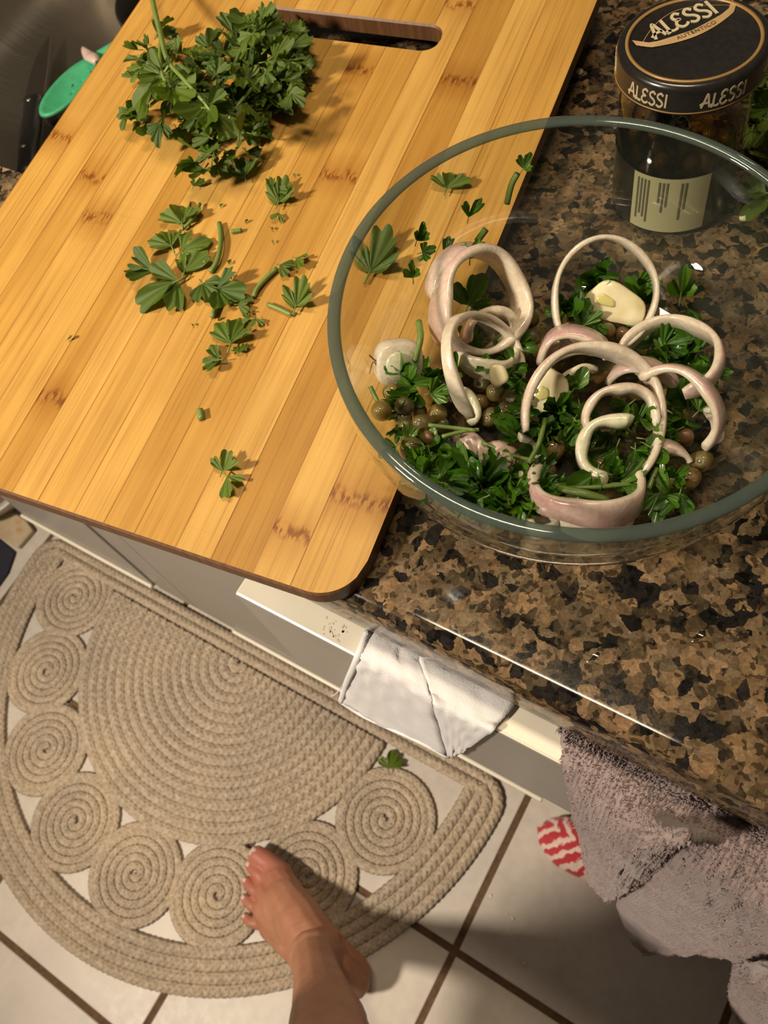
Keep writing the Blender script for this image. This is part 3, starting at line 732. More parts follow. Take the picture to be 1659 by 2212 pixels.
ring(1048, 758, .014, 72, 44, 4, 1, .0090, .003, (190, 355), FG, label='greyish green shallot arc below the small left ring', seed=13)
ring(985, 885, .014, 52, 46, 70, 1, .0060, .0034, (-40, 75), FG, label='short thick shallot strip inside the thin oval ring', seed=14)
ring(1530, 920, .012, 38, 26, 80, 1, .0055, .0026, (-85, 100), FF, label='small folded shallot end at the far right of the pile', seed=15)
ring(1112, 985, .012, 52, 44, 150, 1, .0050, .0026, (25, 85), FF, label='short pale shallot strip in the middle of the parsley', seed=16)
ring(1005, 625, .020, 92, 76, 130, 1, .0100, .0028, (75, 185), label='pale shallot arc behind the large left ring', seed=17)
ring(1390, 862, .008, 90, 70, 20, -1, .008, .003, (30, 150), PK, label='buried pink shallot arc under the right arcs', seed=18)
ring(1262, 850, .008, 58, 52, 70, 1, .009, .003, (60, 200), FF, label='buried pale shallot piece in the centre of the pile', seed=19)
ring(1172, 1128, .004, 40, 22, 2, 1, .006, .003, (0, 360), FF, label='small pale shallot slice at the front rim behind the parsley', seed=20)
ring(1430, 1010, .008, 60, 50, 150, 1, .008, .003, (15, 105), label='pale shallot strip beside the right-hand capers', seed=21)
ring(1180, 1040, .010, 60, 50, 20, 1, .009, .0034, (95, 215), FF, label='curved pale shallot strip left of the wide front ring', seed=22)

# root-end shallot piece, nested layers
def shallot_end():
    t = None
    c = in_bowl(862, 785, .010); view = (Vector((0, 0, CAMZ))-c).normalized(); D = depth(c); s = D/FPX
    n = (view+Vector(RW[0])*.35+Vector(RW[1])*.35).normalized(); e1 = (Vector(RW[0])-n*n.dot(Vector(RW[0]))).normalized(); e2 = n.cross(e1)
    t = thing('shallot_end', 'blunt root-end chunk of shallot at the far left of the bowl', 'shallot', c)
    def layer(name, a, b, z0, z1, mat, e=3.2):
        v, f = [], []; M_ = 40; prof = [(.0, z0), (.78, z0), (.97, z0+.15*(z1-z0)), (1, z0+.4*(z1-z0)), (.98, z1-.1*(z1-z0)), (.9, z1), (0, z1+.0004)]
        for k, (q, z) in enumerate(prof):
            for i in range(M_):
                A = 2*math.pi*i/M_; ca, sa = math.cos(A), math.sin(A); rr_ = (abs(ca)**e+abs(sa)**e)**(-1/e)
                v.append(c+e1*(a*q*rr_*ca*s)+e2*(b*q*rr_*sa*s)+n*z)
        for k in range(len(prof)-1):
            for i in range(M_): f.append((k*M_+i, k*M_+(i+1) % M_, (k+1)*M_+(i+1) % M_, (k+1)*M_+i))
        mesh(name, v, f, mat, t)
    layer('outer_layer', 52, 50, -.008, .004, 'shallot_flesh'); layer('inner_layer', 36, 33, -.004, .0056, 'shallot_green', 2.6)
    r = random.Random(5)
    for k in range(3):
        p = c-e1*(50*s)+e2*(r.uniform(-25, 15)*s); P = [p, p-e1*.002+e2*.002, p-e1*.004+e2*.004*r.choice((1, -1))]
        v, f = tube(cat(P, 4), .0003, 4); mesh('root_hair', v, f, 'print_brown', t)
shallot_end()
# dome petals with pink skin
def petal(px, py, up, a, b, ang, label, mats, h=.006):
    c = in_bowl(px, py, up); s = depth(c)/FPX; view = (Vector((0, 0, CAMZ))-c).normalized()
    e1 = Vector(RW[0])*math.cos(math.radians(ang))+Vector(RW[1])*math.sin(math.radians(ang)); e1 = (e1-view*e1.dot(view)).normalized(); e2 = view.cross(e1)
    v, f = [], []; nr, ns = 7, 28
    for k in range(nr+1):
        q = k/nr
        for i in range(ns):
            A = 2*math.pi*i/ns; z = h*(1-q*q)+.0006*math.sin(A*7)*q
            v.append(c+e1*(a*q*math.cos(A)*s)+e2*(b*q*math.sin(A)*s*(1-.18*math.cos(A)))+view*z)
    for k in range(nr):
        for i in range(ns): f.append((k*ns+i, k*ns+(i+1) % ns, (k+1)*ns+(i+1) % ns, (k+1)*ns+i))
    o = mesh('shallot_petal', v, f, mats); solid(o, .002, -1); return tag(o, label, 'shallot')
petal(1084, 990, .014, 40, 28, 20, 'small domed rosy shallot petal at the front left of the bowl', 'shallot_pink')
petal(1032, 990, .012, 58, 26, 62, 'flat pinkish shallot petal leaning beside the domed one', 'shallot_skin', .003)
petal(1215, 740, .008, 55, 30, 150, 'rosy shallot petal half hidden below the round back ring', 'shallot_pink', .004)

# garlic slices
def garlic(px, py, up, a, b, ang, th, label, core=True, e=2.3):
    c = in_bowl(px, py, up); s = depth(c)/FPX; view = (Vector((0, 0, CAMZ))-c).normalized()
    view = (view+Vector(RW[1])*.15).normalized()
    e1 = Vector(RW[0])*math.cos(math.radians(ang))+Vector(RW[1])*math.sin(math.radians(ang)); e1 = (e1-view*e1.dot(view)).normalized(); e2 = view.cross(e1)
    t = thing('garlic_slice', label, 'garlic', c); r = random.Random(px); ph = r.uniform(0, 6)
    def slab(name, a, b, z0, z1, mat, ox=0):
        v, f = [], []; M_ = 36; prof = [(0, z0), (.9, z0), (1, (z0*2+z1)/3), (1, (z0+2*z1)/3), (.93, z1), (.6, z1+.0003), (0, z1+.0004)]
        for q, z in prof:
            for i in range(M_):
                A = 2*math.pi*i/M_; ca, sa = math.cos(A), math.sin(A); rr_ = (abs(ca)**e+abs(sa)**e)**(-1/e)*(1+.07*math.sin(3*A+ph)+.04*math.sin(5*A+2*ph))
                v.append(c+e1*((a*q*rr_*ca+ox)*s)+e2*(b*q*rr_*sa*s)+view*z)
        for k in range(len(prof)-1):
            for i in range(M_): f.append((k*M_+i, k*M_+(i+1) % M_, (k+1)*M_+(i+1) % M_, (k+1)*M_+i))
        mesh(name, v, f, mat, t)
    slab('flesh', a, b, -th/2, th/2, 'garlic')
    if core: slab('germ', a*.36, b*.30, 0, th/2+.0005, 'garlic_core', -a*.35)
garlic(1330, 657, .020, 66, 40, 22, .005, 'large pale garlic slice framed by the round back ring')
garlic(1186, 852, .018, 40, 54, 15, .005, 'garlic slice tucked under the left of the biggest shallot arch')
garlic(1076, 810, .030, 20, 25, -15, .0045, 'tiny oval garlic piece on the parsley in mid bowl', False)

# capers: slightly flattened buds with a tip
def caper_mesh(seed):
    r = random.Random(seed); prof = []
    for k in range(11):
        a = math.pi*k/10; q = math.sin(a); z = -math.cos(a); prof.append((max(0, q*(1-.10*z)), z*(.92 if z < 0 else 1.12)))
    prof[0] = (0, prof[0][1]); prof[-1] = (0, prof[-1][1]); v, f = lathe(prof, 16)
    ph = [r.uniform(0, 6.3) for _ in range(3)]
    v = [(x*(1+.05*math.sin(3*z+ph[0])), y*(1+.06*math.sin(2.5*z+x+ph[1])), z+.05*math.sin(3*x+ph[2])) for x, y, z in v]
    return mesh('caper', v, f, 'caper', None, True, link=False)
CAP = [caper_mesh(i) for i in range(5)]
def capers(L, label, group):
    for x, y, up, s in L:
        o = obj('caper', rnd.choice(CAP), None, loc=(0, 0, 0)); put(o, in_bowl(x, y, up), rdir(1.6), Vector((rnd.gauss(0, 1), rnd.gauss(0, 1), rnd.gauss(0, .5))), s); tag(o, label, 'caper', group)
capers([(845, 848, .006, .0047), (824, 887, .006, .0052), (873, 878, .010, .0051), (912, 915, .012, .0052), (946, 893, .008, .0052), (878, 922, .005, .0046), (888, 968, .008, .0058), (926, 948, .010, .0044), (870, 905, .004, .0045), (955, 920, .005, .0045), (905, 890, .004, .0045), (905, 940, .004, .0048)],
       'olive green caper in the cluster at the left side of the bowl', 'capers at the left of the bowl')
capers([(985, 850, .010, .0050), (1045, 826, .010, .0056), (1070, 848, .014, .0048), (1060, 903, .008, .0050), (1092, 886, .008, .0047), (1020, 900, .005, .0047), (1040, 870, .005, .0047)],
       'brownish caper among the left shallot rings', 'capers among the left rings')
capers([(1145, 690, .008, .0048), (1147, 730, .010, .0050), (1130, 760, .005, .0045), (1165, 760, .006, .0045), (1217, 690, .012, .0054), (1312, 716, .012, .0045), (1345, 722, .010, .0042)],
       'caper lying at the back of the pile near the garlic slice', 'capers at the back of the pile')
capers([(1516, 996, .006, .0054), (1490, 1032, .006, .0054), (1452, 1040, .006, .0050), (1480, 945, .008, .0046)],
       'golden green caper at the right front of the pile', 'capers at the right front of the pile')
capers([(1195, 968, .012, .0060), (1005, 1050, .010, .0054), (1180, 1015, .004, .0048), (1300, 1010, .004, .0048)],
       'reddish brown caper at the front of the pile', 'capers at the front of the pile')

# parsley tossed through the bowl
def wet(L, label, group):
    for x, y, up, s in L:
        for q in range(1):
            o = obj('parsley_leaf', rnd.choice(WET), None, loc=(0, 0, 0)); p = in_bowl(x, y, up)
            put(o, p, rdir(.85, (Vector((0, 0, CAMZ))-p).normalized()), Vector((rnd.gauss(0, 1), rnd.gauss(0, 1), rnd.gauss(0, .3))), s); tag(o, label, 'parsley', group)
def spread(cx, cy, rx, ry, n, u0, u1, s0=.0095, s1=.0165):
    out = []
    for _ in range(n):
        a = rnd.uniform(0, 6.283); q = math.sqrt(rnd.random()); out.append((cx+rx*q*math.cos(a), cy+ry*q*math.sin(a), rnd.uniform(u0, u1), rnd.uniform(s0, s1)))
    return out
wet(spread(1050, 1045, 140, 42, 46, .006, .018, .011, .018)+spread(950, 1000, 70, 45, 20, .006, .016)+spread(1120, 1075, 70, 30, 16, .006, .016), 'glossy wet parsley leaf in the dense front clump of the bowl', 'parsley in the front clump')
wet(spread(920, 820, 62, 45, 16, .008, .02)+spread(870, 930, 40, 60, 7, .003, .008, .007, .011), 'wet parsley leaf beside the left capers', 'parsley at the left of the bowl')
wet(spread(1100, 820, 40, 80, 14, .010, .022, .009, .013)+spread(1180, 920, 90, 45, 22, .010, .022)+spread(1230, 880, 40, 50, 8, .010, .02)+spread(1060, 740, 40, 50, 6, .008, .02, .008, .012), 'wet parsley leaf in the middle of the pile', 'parsley in mid pile')
wet(spread(1255, 660, 50, 55, 9, .008, .022)+spread(1375, 625, 40, 30, 4, .006, .014)+spread(1290, 595, 20, 14, 2, .012, .02), 'wet parsley leaf around the large garlic slice', 'parsley around the garlic slice')
wet(spread(1450, 760, 65, 35, 10, .006, .014)+spread(1365, 930, 50, 70, 14, .010, .022)+spread(1470, 880, 50, 50, 9, .006, .014)+spread(1330, 1020, 60, 30, 9, .010, .02)+spread(1430, 1060, 50, 22, 8, .004, .012), 'wet parsley leaf among the right-hand shallot rings', 'parsley among the right rings')
def one_wet(x, y, up, s, hx, hy, k, label, tilt=.3):
    o = obj('parsley_leaf', WET[k], None, loc=(0, 0, 0)); p = in_bowl(x, y, up); put(o, p, rdir(tilt, (Vector((0, 0, CAMZ))-p).normalized()), in_bowl(x+hx, y+hy, up)-p, s); tag(o, label, 'parsley')
one_wet(1470, 640, .003, .018, 6, -40, 1, 'single wet parsley leaf stuck to the wall at the back right')
one_wet(1485, 665, .003, .012, 8, 20, 8, 'wet parsley scrap hanging below the leaf at the back right')
one_wet(1510, 825, .012, .017, 30, -20, 2, 'broad wet parsley leaf at the right end of the pile')
one_wet(1535, 800, .012, .010, 30, -10, 8, 'small wet parsley lobe at the far right of the pile')
one_wet(1010, 660, .012, .019, 20, -60, 0, 'large dark parsley leaf inside the large left shallot ring')
one_wet(1290, 592, .024, .012, 40, -12, 7, 'parsley tip above the large garlic slice')
one_wet(900, 520, .002, .011, 10, -30, 3, 'parsley scrap clinging to the back left of the glass')
one_wet(912, 545, .002, .010, 20, -8, 4, 'second parsley scrap clinging just below at the back left')
one_wet(960, 550, .002, .012, 30, -20, 7, 'long parsley scrap clinging left of the rings')
one_wet(892, 600, .002, .012, -2, -30, 5, 'parsley scrap clinging beside the large left ring')
one_wet(1012, 470, .002, .011, 4, -20, 8, 'parsley flake stuck high on the back of the glass')
one_wet(1130, 365, .0015, .010, 10, -20, 4, 'parsley scrap stuck highest on the back of the glass')
one_wet(1015, 560, .036, .011, 4, -30, 7, 'small parsley leaf lying over the large left ring')
stem_obj('parsley_cutting', [in_bowl(925, 918, .022), in_bowl(980, 924, .024), in_bowl(1028, 930, .026)], .0010, 'thin parsley stem fork pointing left over the capers')
stem_obj('parsley_cutting', [in_bowl(955, 943, .022), in_bowl(1000, 932, .024), in_bowl(1035, 928, .026)], .0010, 'second fork of the thin stem over the capers')
stem_obj('parsley_cutting', [in_bowl(1205, 1055, .020), in_bowl(1290, 1052, .022), in_bowl(1395, 1040, .018)], .0011, 'long thin parsley stem across the wide front ring')
stem_obj('parsley_cutting', [in_bowl(1208, 1056, .021), in_bowl(1260, 1066, .024), in_bowl(1312, 1082, .020)], .0021, 'thick cut parsley stem lying in the wide front ring')
stem_obj('parsley_cutting', [in_bowl(1040, 955, .020), in_bowl(1110, 985, .020), in_bowl(1180, 998, .018)], .0010, 'thin parsley stem crossing behind the domed petal')
stem_obj('parsley_cutting', [in_bowl(1178, 905, .024), in_bowl(1165, 955, .026), in_bowl(1142, 1000, .022)], .0012, 'shiny parsley stem in the centre of the pile')
stem_obj('parsley_cutting', [in_bowl(905, 695, .018), in_bowl(908, 730, .022), in_bowl(895, 780, .018)], .0018, 'stout parsley stem across the root-end chunk')
stem_obj('parsley_cutting', [in_bowl(1030, 522, .002), in_bowl(1050, 495, .002)], .0019, 'cut parsley stem stuck to the back glass')
stem_obj('parsley_cutting', [in_bowl(905, 560, .002), in_bowl(938, 540, .003)], .0013, 'parsley stem bit clinging at the back left glass')
stem_obj('parsley_cutting', [in_bowl(1400, 1060, .012), in_bowl(1420, 1010, .016), in_bowl(1440, 985, .014)], .0013, 'parsley stem leaning by the right-hand capers')
stem_obj('parsley_cutting', [in_bowl(1095, 440, .0015), in_bowl(1105, 400, .0015), in_bowl(1118, 375, .0015)], .0017, 'parsley stem stuck upright on the back glass')
stem_obj('parsley_cutting', [in_bowl(800, 835, .002), in_bowl(812, 860, .002), in_bowl(822, 880, .003)], .0012, 'small parsley stalk left of the capers')
for x, y, hx, hy, s, k, lab in ((800, 590, 40, -70, .030, 1, 'big blurred parsley leaf on the board seen through the left of the bowl'), (965, 410, 15, -40, .018, 4, 'pale parsley leaf on the board seen through the back of the bowl')):
    o = obj('parsley_leaf', LEAF[k], None, loc=(0, 0, 0)); p = on_board(x, y, .002); put(o, p+BN*.001, BN, on_board(x+hx, y+hy, .002)-p, s); tag(o, lab, 'parsley')

# ------------------------------------------------------------------ caper jar
JC = Vector((-.1105, .3925, CT+.0005)); JR = .0335; LID0, LID1 = .084, .0985; LR = .0365
GLY = {'A': [[(0, 0), (.18, .42), (.40, 1), (.52, .5), (.62, 0)], [(-.10, .20), (.15, .34), (.58, .34)]],
       'L': [[(.20, 1), (.18, .5), (.17, .12), (.08, 0), (0, .06), (.08, .14), (.30, .03), (.52, .02), (.60, .12)]],
       'E': [[(.55, .86), (.36, 1), (.12, .86), (.15, .62), (.38, .53), (.14, .46), (.04, .22), (.24, .0), (.48, .05), (.60, .18)]],
       'S': [[(.52, .84), (.33, 1), (.08, .84), (.14, .6), (.42, .42), (.50, .2), (.28, 0), (0, .12)]],
       'I': [[(.14, 1.04), (.12, .5), (.10, 0)]]}
ADV = {'A': .72, 'L': .66, 'E': .70, 'S': .64, 'I': .26}
def word_strokes(word, wgt):
    out, x = [], 0.0
    for ch in word:
        for st_ in GLY[ch]:
            P = cat([(px+x, py, 0) for px, py in st_], 5); T = np.gradient(P, axis=0); T /= np.linalg.norm(T, axis=1)[:, None]+1e-9
            Nn = np.stack([-T[:, 1], T[:, 0], T[:, 2]], 1)*wgt/2
            out.append((P[:, :2]+Nn[:, :2], P[:, :2]-Nn[:, :2]))
        x += ADV[ch]
    return out, x
def ribbon_word(word, wgt, mapf, name, mat, parent, lift=.00025):
    S, wd = word_strokes(word, wgt); V, F = [], []
    for a, b in S:
        n = len(a); s = len(V)
        for i in range(n):
            V += [mapf(a[i][0]-wd/2, a[i][1], lift), mapf(b[i][0]-wd/2, b[i][1], lift), mapf(a[i][0]-wd/2, a[i][1], 0), mapf(b[i][0]-wd/2, b[i][1], 0)]
        for i in range(n-1):
            A, B = s+4*i, s+4*i+4
            F += [(A, A+1, B+1, B), (A+2, A, B, B+2), (A+1, A+3, B+3, B+1)]
    return mesh(name, V, F, mat, parent, False)
def jar():
    t = thing('caper_jar', 'small glass caper jar with black lid and gold lettering, behind the bowl', 'jar', JC)
    def P(v): return [(JC.x+a, JC.y+b, JC.z+c) for a, b, c in v]
    v, f = lathe([(0, .001), (.029, .0), (.0325, .003), (JR, .008), (JR, .068), (.0325, .074), (.0315, .078), (.0315, .0845)], 56); mesh('glass_body', P(v), f, 'jar_glass', t)
    v, f = lathe([(0, .003), (.030, .003), (.0322, .006), (.0322, .052), (0, .0522)], 48); mesh('brine', P(v), f, 'brine', t)
    r = random.Random(11); k = 0; placed = []
    while k < 70:
        a = r.uniform(0, 6.283); q = .0262*math.sqrt(r.random()) if r.random() < .4 else r.uniform(.022, .0262); z = r.uniform(.010, .045)
        p = Vector((q*math.cos(a), q*math.sin(a), z))
        if all((p-o_).length > .0075 for o_ in placed) or r.random() < .02:
            placed.append(p); o = obj('caper', CAP[k % 5], t, loc=(0, 0, 0)); put(o, p, rdir(1.5), Vector((r.gauss(0, 1), r.gauss(0, 1), r.gauss(0, 1))), r.uniform(.0043, .0054))
        k += 1
    v, f = lathe([(0, LID1-.0006), (LR-.0048, LID1-.0006), (LR-.0040, LID1), (LR-.0022, LID1), (LR-.0006, LID1-.0012), (LR, LID1-.003), (LR, LID0+.001), (LR+.0005, LID0), (LR-.002, LID0-.0005), (.0318, LID0)], 72)
    lid = mesh('lid', P(v), f, 'lid_black', t); lid['label'] = 'black metal lid with gold ring and cream lettering'
    # gold ring on top
    v, f = lathe([(LR-.0058, LID1-.0004), (LR-.0058, LID1+.0001), (LR-.0041, LID1+.0003), (LR-.0041, LID1-.0002)], 72); mesh('gold_ring', P(v), f, 'print_gold', lid)
    v, f = lathe([(LR+.0002, LID0+.0002), (LR+.0004, LID0+.0006), (LR+.0001, LID0+.001)], 72); mesh('gold_edge', P(v), f, 'print_gold', lid)
    zt = JC.z+LID1-.0006
    a0, a1 = at(1405, 88, zt), at(1560, 22, zt); e1 = (a1-a0).normalized(); e2 = Vector((-e1.y, e1.x, 0))
    mid = (at(1405, 88, zt)+at(1562, 20, zt))/2; L = (a1-a0).length
    def top(u, v_, z): return mid+e1*u+e2*v_+Vector((0, 0, z))
    sc_ = L/4.05
    arc = lambda u: -u*u*7.0
    ribbon_word('ALESSI', .15, lambda x, y, z: top(x*sc_, y*sc_*1.18+arc(x*sc_)*.5-.0004, z), 'lettering', 'print_cream', lid, .0004)
    # lens-shaped outline
    V, F = [], []
    n = 40; hl = L*.66
    up_ = lambda q: .0142*(1-(q*q)**.9)-.0012; dn_ = lambda q: -.0042*(1-q*q)-.0008
    for i in range(n+1):
        q = -1+2*i/n
        V += [top(q*hl, up_(q), .0003), top(q*hl, up_(q)-.0006, .0003)]
    F = [(2*i, 2*i+1, 2*i+3, 2*i+2) for i in range(n)]
    mesh('emblem_line', V, F, 'print_gold', lid, False)
    # ribbon banner with curled ends
    V, F = [], []
    for i in range(n+1):
        q = -1+2*i/n; y = dn_(q*.9)-.0004+.0026*q**2; h = .0044*(1+.15*math.cos(q*3))
        if abs(q) > .8: y += (abs(q)-.8)*.020; h *= 1.1
        V += [top(q*hl*1.06, y, .00035+.0004*abs(math.sin(q*5))), top(q*hl*1.06, y-h, .00035)]
    F = [(2*i+1, 2*i+3, 2*i+2, 2*i) for i in range(n)]
    mesh('banner', V, F, 'print_tan', lid, False)
    cu = bpy.data.curves.new('banner_lettering', 'FONT'); cu.body = 'AUTENTICO'; cu.size = .0034; cu.align_x = 'CENTER'; cu.extrude = .0001; cu.space_character = 1.15; cu.materials.append(MATS['print_brown'])
    tmp = bpy.data.objects.new('tmp', cu); COL.objects.link(tmp); me = bpy.data.meshes.new_from_object(tmp.evaluated_get(bpy.context.evaluated_depsgraph_get())); bpy.data.objects.remove(tmp)
    for vv in me.vertices:
        u = vv.co.x; vv.co = top(u+.001, vv.co.y-.0084+.0026*(u/hl)**2, .0007+vv.co.z)
    if not me.materials: me.materials.append(MATS['print_brown'])
    obj('banner_lettering', me, lid)
    # ALESSI repeated round the skirt of the lid
    toc = math.atan2(-JC.y, -JC.x); a_mid = math.atan2(at(1413, 190, JC.z+.091).y-JC.y, at(1413, 190, JC.z+.091).x-JC.x)
    for k in range(6):
        A = a_mid+k*math.pi/3
        ribbon_word('ALESSI', .15, lambda x, y, z, A=A: Vector((JC.x+(LR+.00005+z)*math.cos(A+x*.0062/LR), JC.y+(LR+.00005+z)*math.sin(A+x*.0062/LR), JC.z+LID0+.0030+y*.0072)), 'skirt_lettering', 'print_cream', lid, .0002)
    # paper label: dark panel, cream text panel, picture panel
    def patch(name, A0, A1, z0, z1, mat, r=JR+.0004, parent=t):
        V, F = [], []; n = max(3, int(abs(A1-A0)/.08))
        for i in range(n+1):
            A = A0+(A1-A0)*i/n
            for z in (z0, z1): V.append((JC.x+r*math.cos(A), JC.y+r*math.sin(A), JC.z+z))
        F = [(2*i, 2*i+2, 2*i+3, 2*i+1) for i in range(n)]
        return mesh(name, V, F, mat, parent, True)
    def ang(x, y, z): p = at(x, y, JC.z+z); return math.atan2(p.y-JC.y, p.x-JC.x)
    s0 = math.radians(-112)
    l = patch('label', s0-math.radians(150), s0+math.radians(110), .004, .043, 'lid_black'); l['label'] = 'wraparound dark and cream paper label'
    cp = patch('text_panel', s0+.02, s0+math.radians(72), .005, .0425, 'label_cream', JR+.0007, l)
    patch('picture_panel', s0-math.radians(88), s0-math.radians(66), .020, .043, 'label_yellow', JR+.0007, l); patch('picture_panel', s0-math.radians(88), s0-math.radians(64), .009, .0195, 'label_red', JR+.0007, l)
    r = random.Random(2)
    for c_, (A, hgt) in enumerate([(.10, .030), (.16, .026), (.22, .028), (.28, .031), (.46, .016), (.52, .022), (.58, .018), (.80, .027), (.86, .020)]):
        patch('text_line', s0+A, s0+A+.030, .0415-hgt, .040, 'label_ink', JR+.0010, cp)
    return t
jar()

# ------------------------------------------------------------------ small things on the worktop
def nugget(name, x, y, z, s, mat, label, c='garlic', seed=1, grp=None, flat=.6):
    bm = bmesh.new(); bmesh.ops.create_icosphere(bm, subdivisions=2, radius=s); r = random.Random(seed)
    ph = [r.uniform(0, 6) for _ in range(3)]
    for v in bm.verts:
        k = 1+.16*math.sin(v.co.x/s*2.3+ph[0])+.13*math.sin(v.co.y/s*3+ph[1]); v.co = Vector((v.co.x*k, v.co.y*k*.85, v.co.z*flat*k))
    o = bobj(name, bm, mat, None, True); p = at(x, y, z+s*flat); o.location = p; o.rotation_euler = (0, 0, r.uniform(0, 6)); return tag(o, label, c, grp)
nugget('garlic_bit', 1252, 156, CT, .0028, 'crumb', 'small pale garlic bit on the granite between board and jar', seed=3)
nugget('garlic_bit', 1608, 470, CT, .0030, 'crumb', 'small pale garlic bit on the granite right of the jar', seed=4)
def droplet(x, y, s, label):
    v, f = lathe([(s, 0), (s*.93, s*.10), (s*.7, s*.24), (s*.35, s*.33), (0, s*.36)], 24); p = at(x, y, CT+.0002)
    o = mesh('water_drop', v, f, 'water'); o.location = p; tag(o, label, 'water drop')
droplet(1520, 1370, .008, 'large clear water drop on the granite at the right'); droplet(1290, 1415, .0075, 'faint flat water drop on the granite near the front edge')
# parsley at the right edge
def oc(x, y, l): return at(x, y, CT+l)
parsley_heap('parsley_bunch', 'dark green bunch of parsley on the granite at the right edge beside the jar', [(1690, 210, 70, 110, 60), (1650, 150, 25, 40, 8), (1640, 270, 25, 40, 8), (1690, 420, 50, 50, 14)], oc, .010, .018, .045, 1.1,
             [([oc(1630, 120, .02), oc(1660, 180, .03), oc(1700, 300, .02)], .0015), ([oc(1610, 175, .012), oc(1660, 160, .025), oc(1720, 150, .02)], .0015)])
o = obj('parsley_leaf', leaf_mesh(71, 'parsley_pale', 3), None, loc=(0, 0, 0)); put(o, oc(1668, 345, .004), Vector((0, 0, 1)), oc(1640, 310, 0)-oc(1668, 345, 0), .02); tag(o, 'yellowing parsley leaf on the granite at the right edge', 'parsley')

# ------------------------------------------------------------------ in the sink: knife, green spoon, shallot scrap, dark pan
def knife():
    z = .712; a, b = at(66, 400, z), at(84, 232, z); tip = at(104, 84, z)
    d = (b-a).normalized(); s = Vector((d.y, -d.x, 0)); t = thing('kitchen_knife', 'kitchen knife with black riveted handle lying in the sink', 'knife', b)
    L = (b-a).length; v, f = [], []
    prof = [(0, .009, .007), (.08, .0115, .009), (.3, .0105, .010), (.6, .0115, .010), (.9, .011, .0095), (.95, .014, .0095), (1.0, .012, .007)]
    for q, wd, th in prof:
        c = a+d*(L*q)
        for k in range(10):
            an = 2*math.pi*k/10; v.append(c+s*(wd*math.copysign(abs(math.cos(an))**.7, math.cos(an)))+Vector((0, 0, .011+th*math.copysign(abs(math.sin(an))**.7, math.sin(an)))))
    for i in range(len(prof)-1):
        for k in range(10): f.append((i*10+k, i*10+(k+1) % 10, (i+1)*10+(k+1) % 10, (i+1)*10+k))
    f += [tuple(range(9, -1, -1)), tuple(60+k for k in range(10))]
    h = mesh('handle', v, f, 'black_handle', t)
    for q in (.3, .9):
        rv, rf = lathe([(.0028, 0), (.0026, .0008), (0, .001)], 12); c = a+d*(L*q); mesh('rivet', [(c.x+x, c.y+y, .711+.0215+zz) for x, y, zz in rv], rf, 'steel', h)
    # blade, standing on its side slightly
    up = Vector((0, 0, .011)); n0 = b+up; w0 = .022
    P = [n0+s*.010, n0-s*.012, tip+up*.3, tip+up*.3+s*.002]
    dd = tip-b
    bv, bf = [], []
    for k in range(13):
        q = k/12; c = n0+dd*q-Vector((0, 0, .006*q)); spine = c+s*(.012-.006*q*q); edge = c+s*(.012-.006*q*q)-s*(.024*(1-q**3)+.0005)
        th = .0011*(1-.7*q)
        bv += [spine+Vector((0, 0, th)), edge, spine-Vector((0, 0, th))]
    for k in range(12):
        A, B = 3*k, 3*k+3; bf += [(A, A+1, B+1, B), (A+1, A+2, B+2, B+1), (A+2, A, B, B+2)]
    mesh('blade', bv, bf, 'blade_steel', t, False)
knife()
def spoon():
    z = .735; c = at(152, 194, z); a = (at(225, 110, z)-at(150, 195, z)).normalized(); s = Vector((a.y, -a.x, 0))
    t = thing('silicone_spoon', 'bright green silicone spoon head in the sink, flecked with herbs', 'spoon', c)
    la = (at(200, 130, z)-at(118, 243, z)).length/2*1.1; lb = .0215; v, f = [], []; nr, ns = 8, 32
    for k in range(nr+1):
        q = k/nr
        for i in range(ns):
            A = 2*math.pi*i/ns; v.append(c+a*(la*q*math.cos(A))+s*(lb*q*math.sin(A))+Vector((0, 0, .010*q*q-.004)))
    for k in range(nr):
        for i in range(ns): f.append((k*ns+i, k*ns+(i+1) % ns, (k+1)*ns+(i+1) % ns, (k+1)*ns+i))
    h = mesh('head', v, f, 'green_silicone', t); solid(h, .004, -1)
    hv, hf = tube([c+a*(la*.85)+Vector((0, 0, .005)), at(262, 92, z+.012), at(400, 40, z+.03)], [.006, .0055, .006], 10); mesh('handle', hv, hf, 'green_silicone', t)
    r = random.Random(4)
    for k in range(6):
        q = r.uniform(.2, .85); A = r.uniform(-1.2, 1.2); p = c+a*(la*q*math.cos(A))+s*(lb*q*math.sin(A))+Vector((0, 0, .010*q*q-.0028)); bmq = bmesh.new(); bmesh.ops.create_icosphere(bmq, subdivisions=1, radius=r.uniform(.0006, .0013))
        for vv in bmq.verts: vv.co = Vector((vv.co.x, vv.co.y, vv.co.z*.5))+p
        bobj('herb_fleck', bmq, 'parsley', h, True)
spoon()
def scrap():
    c = at(196, 122, .755); a = (at(222, 145, .755)-at(178, 102, .755)).normalized(); s = Vector((a.y, -a.x, 0)); v, f = [], []
    for i in range(9):
        q = -1+i/4
        for j in range(5):
            u = -1+j/2; v.append(c+a*(.020*q)+s*(.008*u*(1-.5*q*q))+Vector((0, 0, .004*(1-u*u)+.002*math.sin(q*3))))
    o = mesh('shallot_scrap', v, grid_faces(9, 5), 'shallot_skin'); solid(o, .0012); tag(o, 'pinkish shallot skin scrap lying on the green spoon in the sink', 'shallot')
scrap()
